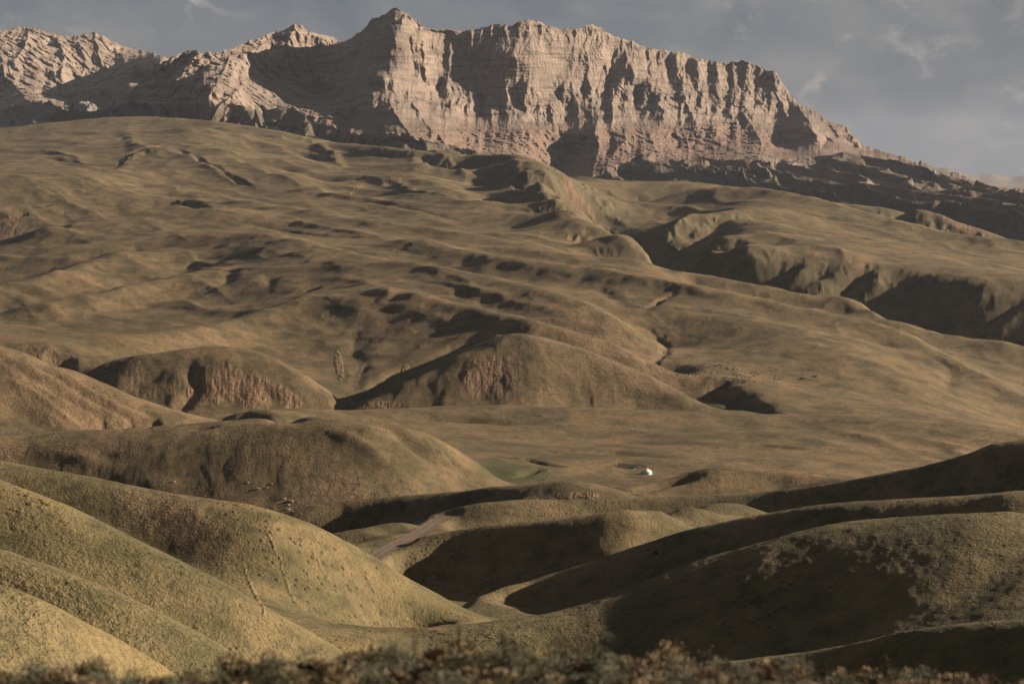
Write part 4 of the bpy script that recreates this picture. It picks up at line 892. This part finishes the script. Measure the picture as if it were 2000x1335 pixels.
def quadruped(name, L_, H, mat, graze=False, rb=.26, neck=.45, head=.26, legr=.06, tail=.35):
    """L_ body length, H back height; faces +x"""
    a = (-L_*.45,0,H*.84); b = (-L_*.15,0,H*.80); c = (L_*.2,0,H*.79); d = (L_*.45,0,H*.82)
    if graze: nk = (d[0]+neck*.7,0,H*.52); hd = (nk[0]+head*.25,0,H*.20); mz = (hd[0]+head*.15,0,H*.06)
    else: nk = (d[0]+neck*.55,0,H*.82+neck*.75); hd = (nk[0]+head*.15,0,nk[2]+.04); mz = (hd[0]+head,0,hd[2]-head*.55)
    ch = [[(a,rb*.85),(b,rb),(c,rb*1.02),(d,rb*.8),(nk,rb*.45),(hd,rb*.42),(mz,rb*.24)]]
    w = rb*.62
    for s in (-1,1):
        ch.append([(a,rb*.85),((a[0]-.02*H,s*w,H*.66),legr*2.4),((a[0]+.08*H,s*w,H*.50),legr*1.7),((a[0]-.10*H,s*w,H*.33),legr),((a[0]-.05*H,s*w,H*.06),legr*.8),((a[0]-.01*H,s*w,0),legr)])
        ch.append([(d,rb*.8),((d[0]-.02*H,s*w,H*.60),legr*1.9),((d[0]+.01*H,s*w,H*.34),legr*1.05),((d[0],s*w,H*.06),legr*.8),((d[0]+.04*H,s*w,0),legr)])
    ch.append([(a,rb*.85),((a[0]-rb*.9,0,H*.80),legr*.7),((a[0]-rb*1.1,0,H*.80-tail),legr*.6)])
    return skinned(name, ch, mat)
M_CHEST = simple("chestnut_coat", (.17,.055,.025), .6); M_BLACK = simple("black_coat", (.012,.011,.010), .6); M_MANE = simple("dark_mane", (.02,.014,.010))
M_SHD = simple("dark_fleece", (.030,.022,.017)); M_SHB = simple("brown_fleece", (.13,.085,.055)); M_SHW = simple("pale_fleece", (.34,.29,.23)); M_SOCK = simple("white_sock", (.6,.58,.54))
for px, py, mat, rz, lb, gz in [(1268,1076.5,M_CHEST,math.radians(62),'chestnut horse on the shaded crest, left one of the two horses',True),(1281.5,1084.5,M_BLACK,math.radians(110),'black horse with pale socks on the shaded slope, right one of the two horses',True)]:
    p = ground(px, py); root = empty("horse", p+Vector((0,0,-.12)), rz); tag(root, lb, 'horse')
    q = quadruped("body", 1.45, 1.55, mat, gz, .30, .95, .5, .06, .7); q.parent = root
    mv, mf = [], []
    for k in range(6):
        t_ = k/5; ell((.62+.55*t_, 0, 1.48-.55*t_), (.14,.035,.13), mv, mf, 6, 4, -.7)
    mesh_py("mane", mv, mf, M_MANE if mat is M_CHEST else M_BLACK, root, True)
    mv, mf = [], []; ell((-.98,0,.80),(.34,.07,.07),mv,mf,8,6,-1.45); mesh_py("tail", mv, mf, M_MANE if mat is M_CHEST else M_BLACK, root, True)
    if mat is M_BLACK:
        for s in (-1,1):
            mv, mf = lathe([(.072,.02),(.066,.12),(.062,.30)], 10); o = mesh_py("sock", mv, mf, M_SOCK, root, True); o.location = (-.73, s*.186, 0)
shp = [quadruped("sheep", .95, .82, M_SHD, True, .24, .32, .22, .045, .12), quadruped("sheep", .95, .82, M_SHB, True, .24, .32, .22, .045, .12), quadruped("sheep", .95, .84, M_SHW, False, .24, .28, .22, .045, .12)]
used = [False]*3
def sheep(k, px, py, rz, label, group, sc=1.0):
    p = ground(px, py)
    if p is None: return
    if used[k]: o = shp[k].copy(); COL.objects.link(o)
    else: o = shp[k]; used[k] = True
    o.location = p+Vector((0,0,.0)); o.rotation_euler = (0,0,rz); o.scale = (sc,)*3
    tag(o, label, 'sheep', group)
rs = random.Random(11)
LABD = 'dark woolly sheep grazing in the large herd above the shadowed stream bend'
LABB = 'brown woolly sheep grazing in the large herd above the shadowed stream bend'
spots = []
for cx, cy, sx, sy, nn_ in [(1350,730,26,7,34),(1330,718,14,4,12),(1385,716,16,3,10),(1425,722,16,8,20),(1440,742,18,7,24),(1470,733,14,5,12),(1520,740,16,3,8),(1565,740,9,2,9),(1592,736,5,2,8),(1512,722,10,4,8),(1460,748,18,3,10),(1405,714,12,2,7)]:
    for _ in range(nn_): spots.append((cx+rs.gauss(0,sx*.6), cy+rs.gauss(0,sy*.6)))
for px, py in spots:
    k = 0 if rs.random() < .78 else 1
    sheep(k, px, py, rs.uniform(0, 6.28), LABD if k == 0 else LABB, 'grazing herd above the stream bend', 1.35)
for px, py in [(1393,748),(1380,749),(1462,733.5),(1382,716),(1519,719),(1340,732),(1348,733)]:
    sheep(2, px, py, rs.uniform(0, 6.28), 'pale sheep standing out among the dark herd by the stream', 'pale sheep in the herd', 1.3)
for k in range(24):
    t_ = rs.random(); px = 62+52*t_; py = 405.5-9*max(0, t_-.4)*1.2+rs.gauss(0,.7)
    sheep(0, px, py, rs.uniform(0, 6.28), 'dark animal in the small string far off on the left plateau', 'small herd strung out on the far left plateau', 1.7)
sheep(0, 52.5, 405, .4, 'dark animal off the left end of the small far herd', 'small herd strung out on the far left plateau', 1.7)

# boulders
M_BOULD = simple("pale_boulder", (.24,.17,.125), .9, var=.2, sc=1.5)
def boulder(px, py, wpx, label, group=None, seed=0, mat=M_BOULD):
    p = ground(px, py)
    if p is None: return
    r = wpx/F*p.y/2; r_ = random.Random(seed); V_, F_ = [], []
    ell((0,0,0),(r*1.1, r*.8, r*.62), V_, F_, 14, 9)
    f = [r_.uniform(.5,1.2) for _ in range(6)]
    V2 = []
    for x, y, z in V_:
        k = 1+.16*math.sin(x/r*2.1*f[0]+f[1]*5)+.13*math.sin(y/r*2.7*f[2]+f[3]*5)+.12*math.sin(z/r*3.1+f[4]*7)+.06*math.sin((x+y)/r*6)
        z2 = min(z*k, r*.34+.05*x) ; V2.append((x*k, y*k, z2))
    o = mesh_py("boulder", V2, F_, mat); o.location = p+Vector((0,0,-r*.06)); o.rotation_euler = (0,0,r_.uniform(-.5,.5)); tag(o, label, 'boulder', group)
for i, (px, py, w, lb) in enumerate([(250,961,9,'pale boulder on the crest of the left grassy spur'),(504,954,9,'broad pale boulder high on the hill foot, left of its smaller neighbour'),(521,952,5,'small pale boulder just right of the broad high one'),
    (530,944,6,'topmost pale boulder of the hill foot'),(484,941,5,'pale boulder left of the topmost ones'),(463,931,4,'small pale boulder highest up the dark slope'),(553,973,9,'upper left boulder of the close cluster at the hill foot'),
    (569,978,10,'biggest boulder of the close cluster at the hill foot'),(583,981,5,'small boulder at the right edge of the close cluster'),(564,985,8,'slanting boulder in the middle of the close cluster'),
    (563,994,9,'lower left boulder of the close cluster'),(571,998,7,'lowest boulder of the close cluster'),(518,995,9,'lone pale boulder left of the close cluster'),(602,949,4,'tiny white stone on the bare slope above the cluster'),
    (400,968,5,'small pale boulder low on the slope behind the left spur'),(340,940,6,'pale boulder on the slope between the left spur and the dark hollow')]):
    boulder(px, py, w, lb, None, i)
for i, (px, py, w) in enumerate([(353,947,3),(380,925,3),(605,978,3),(622,983,3),(410,955,3),(495,905,2.5),(560,912,2.5),(300,905,2.5),(450,915,2.5),(330,885,2.5),(600,915,3),(640,900,2.5)]):
    boulder(px, py, w, 'tiny pale stone scattered on the dark hill slope', 'tiny stones on the dark hill slope', 40+i)

# ------------------------------------------------------------------ knoll in front of the camera
kx = np.linspace(-400, 2400, 260)
crest_y = np.interp(kx, [-400,0,200,430,480,700,800,1000,1300,1500,1650,1750,2000,2400], [1346,1340,1338,1350,1326,1316,1304,1304,1314,1324,1342,1348,1360,1368])
rows = []
for Dk, dpy in [(3.2,1000),(4.5,520),(6,300),(8,150),(9,100),(10,62),(10.5,46),(11,32),(11.5,20),(12,11),(12.5,4),(13,0),(13.5,3),(14,14),(15,60),(17,140),(20,230),(25,330),(31,420),(38,480)]:
    py = crest_y+dpy; x = (kx-1000)/F*Dk
    z = (HY-py)/F*Dk + fbm(x*3, x*0+Dk*3, 4, 141)*.035
    rows.append(np.stack([x, x*0+Dk, z], -1))
M_KN, nt_, b_ = new_mat("stony_soil")
g_ = nt_.nodes.new('ShaderNodeNewGeometry'); nn = nnoise(nt_, g_.outputs['Position'], 9, 5, .65)
nt_.links.new(ramp(nt_.nodes, nt_.links, nn.outputs['Fac'], [(.35, (.022,.016,.011)), (.5, (.055,.038,.026)), (.62, (.13,.080,.058))]).outputs[0], b_.inputs['Base Color'])
tag(mesh_grid("near_ground", np.array(rows), M_KN), 'stony red-brown ground at the photographer\'s feet', kind='structure')
def kz(x, D):
    px = x/D*F+1000; i = np.clip(np.searchsorted(kx, px), 0, len(kx)-1)
    ds = [r[0][1] for r in rows]; k = int(np.clip(np.searchsorted(ds, D)-1, 0, len(ds)-2)); t_ = (D-ds[k])/(ds[k+1]-ds[k])
    return rows[k][i][2]*(1-t_)+rows[k+1][i][2]*t_
def leafy(n, rad, hgt, size, rr):
    """tuft of small leaf faces on arching stems"""
    V_, F_ = [], []
    for _ in range(n):
        a = rr.uniform(0, 6.283); q = rr.random()**.6; el_ = rr.uniform(.15, 1.5)
        c = Vector((math.cos(a)*math.cos(el_)*rad*q, math.sin(a)*math.cos(el_)*rad*q, math.sin(el_)*hgt*q+.01))
        d = Vector((math.cos(a)*.6+rr.gauss(0,.5), math.sin(a)*.6+rr.gauss(0,.5), .9+rr.gauss(0,.4))).normalized()
        s = d.cross(Vector((rr.gauss(0,1), rr.gauss(0,1), rr.gauss(0,1)))).normalized(); l = size*rr.uniform(.6,1.5); w = l*.22
        b = len(V_); V_ += [c-s*w*.4, c+s*w*.4, c+d*l*.6+s*w, c+d*l, c+d*l*.6-s*w]; F_.append((b,b+1,b+2,b+3,b+4))
    return V_, F_
def leaf_mat(name, c1, c2):
    m, nt, b = new_mat(name); oi = nt.nodes.new('ShaderNodeNewGeometry'); n = nnoise(nt, oi.outputs['Position'], 6, 4, .7)
    nt.links.new(ramp(nt.nodes, nt.links, n.outputs['Fac'], [(.35, c1), (.65, c2)]).outputs[0], b.inputs['Base Color']); b.inputs['Roughness'].default_value = .8; return m
ML1 = leaf_mat("sage_leaf", (.060,.060,.038), (.150,.142,.094)); ML2 = leaf_mat("dark_leaf", (.018,.018,.009), (.064,.058,.028)); ML3 = leaf_mat("dry_leaf", (.095,.068,.038), (.21,.155,.09)); ML4 = leaf_mat("red_leaf", (.060,.038,.026), (.150,.095,.068))
rr = random.Random(5)
for nm, mt_, cnt, lab in [("sagebrush_cover", ML1, 270, 'blurred grey-green sage carpeting the foreground knoll'),("heath_cover", ML2, 270, 'blurred dark green low heath on the foreground knoll'),("dry_grass_cover", ML3, 240, 'blurred straw-coloured grass on the foreground knoll'),("red_herb_cover", ML4, 130, 'blurred reddish low herbs on the foreground knoll')]:
    AV, AF = [], []
    for _ in range(cnt):
        D = rr.uniform(9.3, 13.7); px = rr.uniform(-150, 2150)
        if mt_ is ML4 and px < 1000 and rr.random() < .75: continue
        if mt_ is ML2 and px > 1300 and rr.random() < .5: continue
        x = (px-1000)/F*D; z = kz(x, D); rad = rr.uniform(.05,.17); hg = rad*rr.uniform(.3,1.25)*(1.0 if mt_ is ML1 else .8)
        if rr.random() < .12: hg *= 1.5
        v, f = leafy(int(520*rad/.1), rad, hg, .013 if mt_ is not ML3 else .022, rr); b = len(AV)
        AV += [(q[0]+x, q[1]+D, q[2]+z) for q in v]; AF += [tuple(b+i for i in g) for g in f]
    tag(mesh_py(nm, AV, AF, mt_), lab, kind='stuff')
def stalk_tuft(px, D, h, n, spread, label, mat=ML3, heads=True):
    x = (px-1000)/F*D; V_, F_ = [], []; HV, HF = [], []
    for _ in range(n):
        a = rr.uniform(0, 6.283); le = h*rr.uniform(.7,1.05); tx = math.cos(a)*spread*rr.random(); ty = math.sin(a)*spread*rr.random(); w = .0030
        prev = None
        for k in range(6):
            t_ = k/5; c = (tx*t_**1.6, ty*t_**1.6, le*t_); b = len(V_)
            V_ += [(c[0]-w, c[1], c[2]), (c[0]+w, c[1], c[2]), (c[0], c[1]+w, c[2])]
            if prev is not None:
                for i in range(3): F_.append((prev+i, prev+(i+1)%3, b+(i+1)%3, b+i))
            prev = b
        if heads: HV.append((tx, ty, le))
    t = empty("grass_tuft", (x, D, kz(x, D))); tag(t, label, 'grass tuft')
    st = mesh_py("stalks", V_, F_, mat, t)
    if n < 20:
        for q in HV:
            hv, hf = [], []; ell((0,0,0), (.0035,.0035,.0035), hv, hf, 6, 4, 0)
            hv = [(a, b, c) for c, b, a in hv] if False else [(x*1.0, y, z) for x, y, z in hv]
            h_ = mesh_py("seed_head", [(z, y, x*4) for x, y, z in hv], hf, mat, t); h_.location = q
stalk_tuft(850, 12.3, .17, 140, .09, 'dense pale straw tuft glowing in the middle of the foreground')
stalk_tuft(808, 12.6, .30, 5, .03, 'thin upright stalks crossing the dark shadow wedge, left of the straw tuft')
stalk_tuft(895, 12.7, .31, 4, .03, 'thin upright stalks just right of the straw tuft')
stalk_tuft(985, 12.8, .28, 5, .04, 'short pale stalks at the right end of the shadow wedge')
stalk_tuft(720, 12.8, .24, 6, .06, 'faint wispy stalks left of the shadow wedge')
stalk_tuft(1130, 12.8, .22, 5, .05, 'faint wispy stalks in front of the dark right slope')
stalk_tuft(1380, 12.8, .22, 6, .06, 'wispy stalks in front of the middle of the dark right hill')
stalk_tuft(1730, 12.7, .24, 7, .05, 'wispy stalks below the bright right-hand crest')
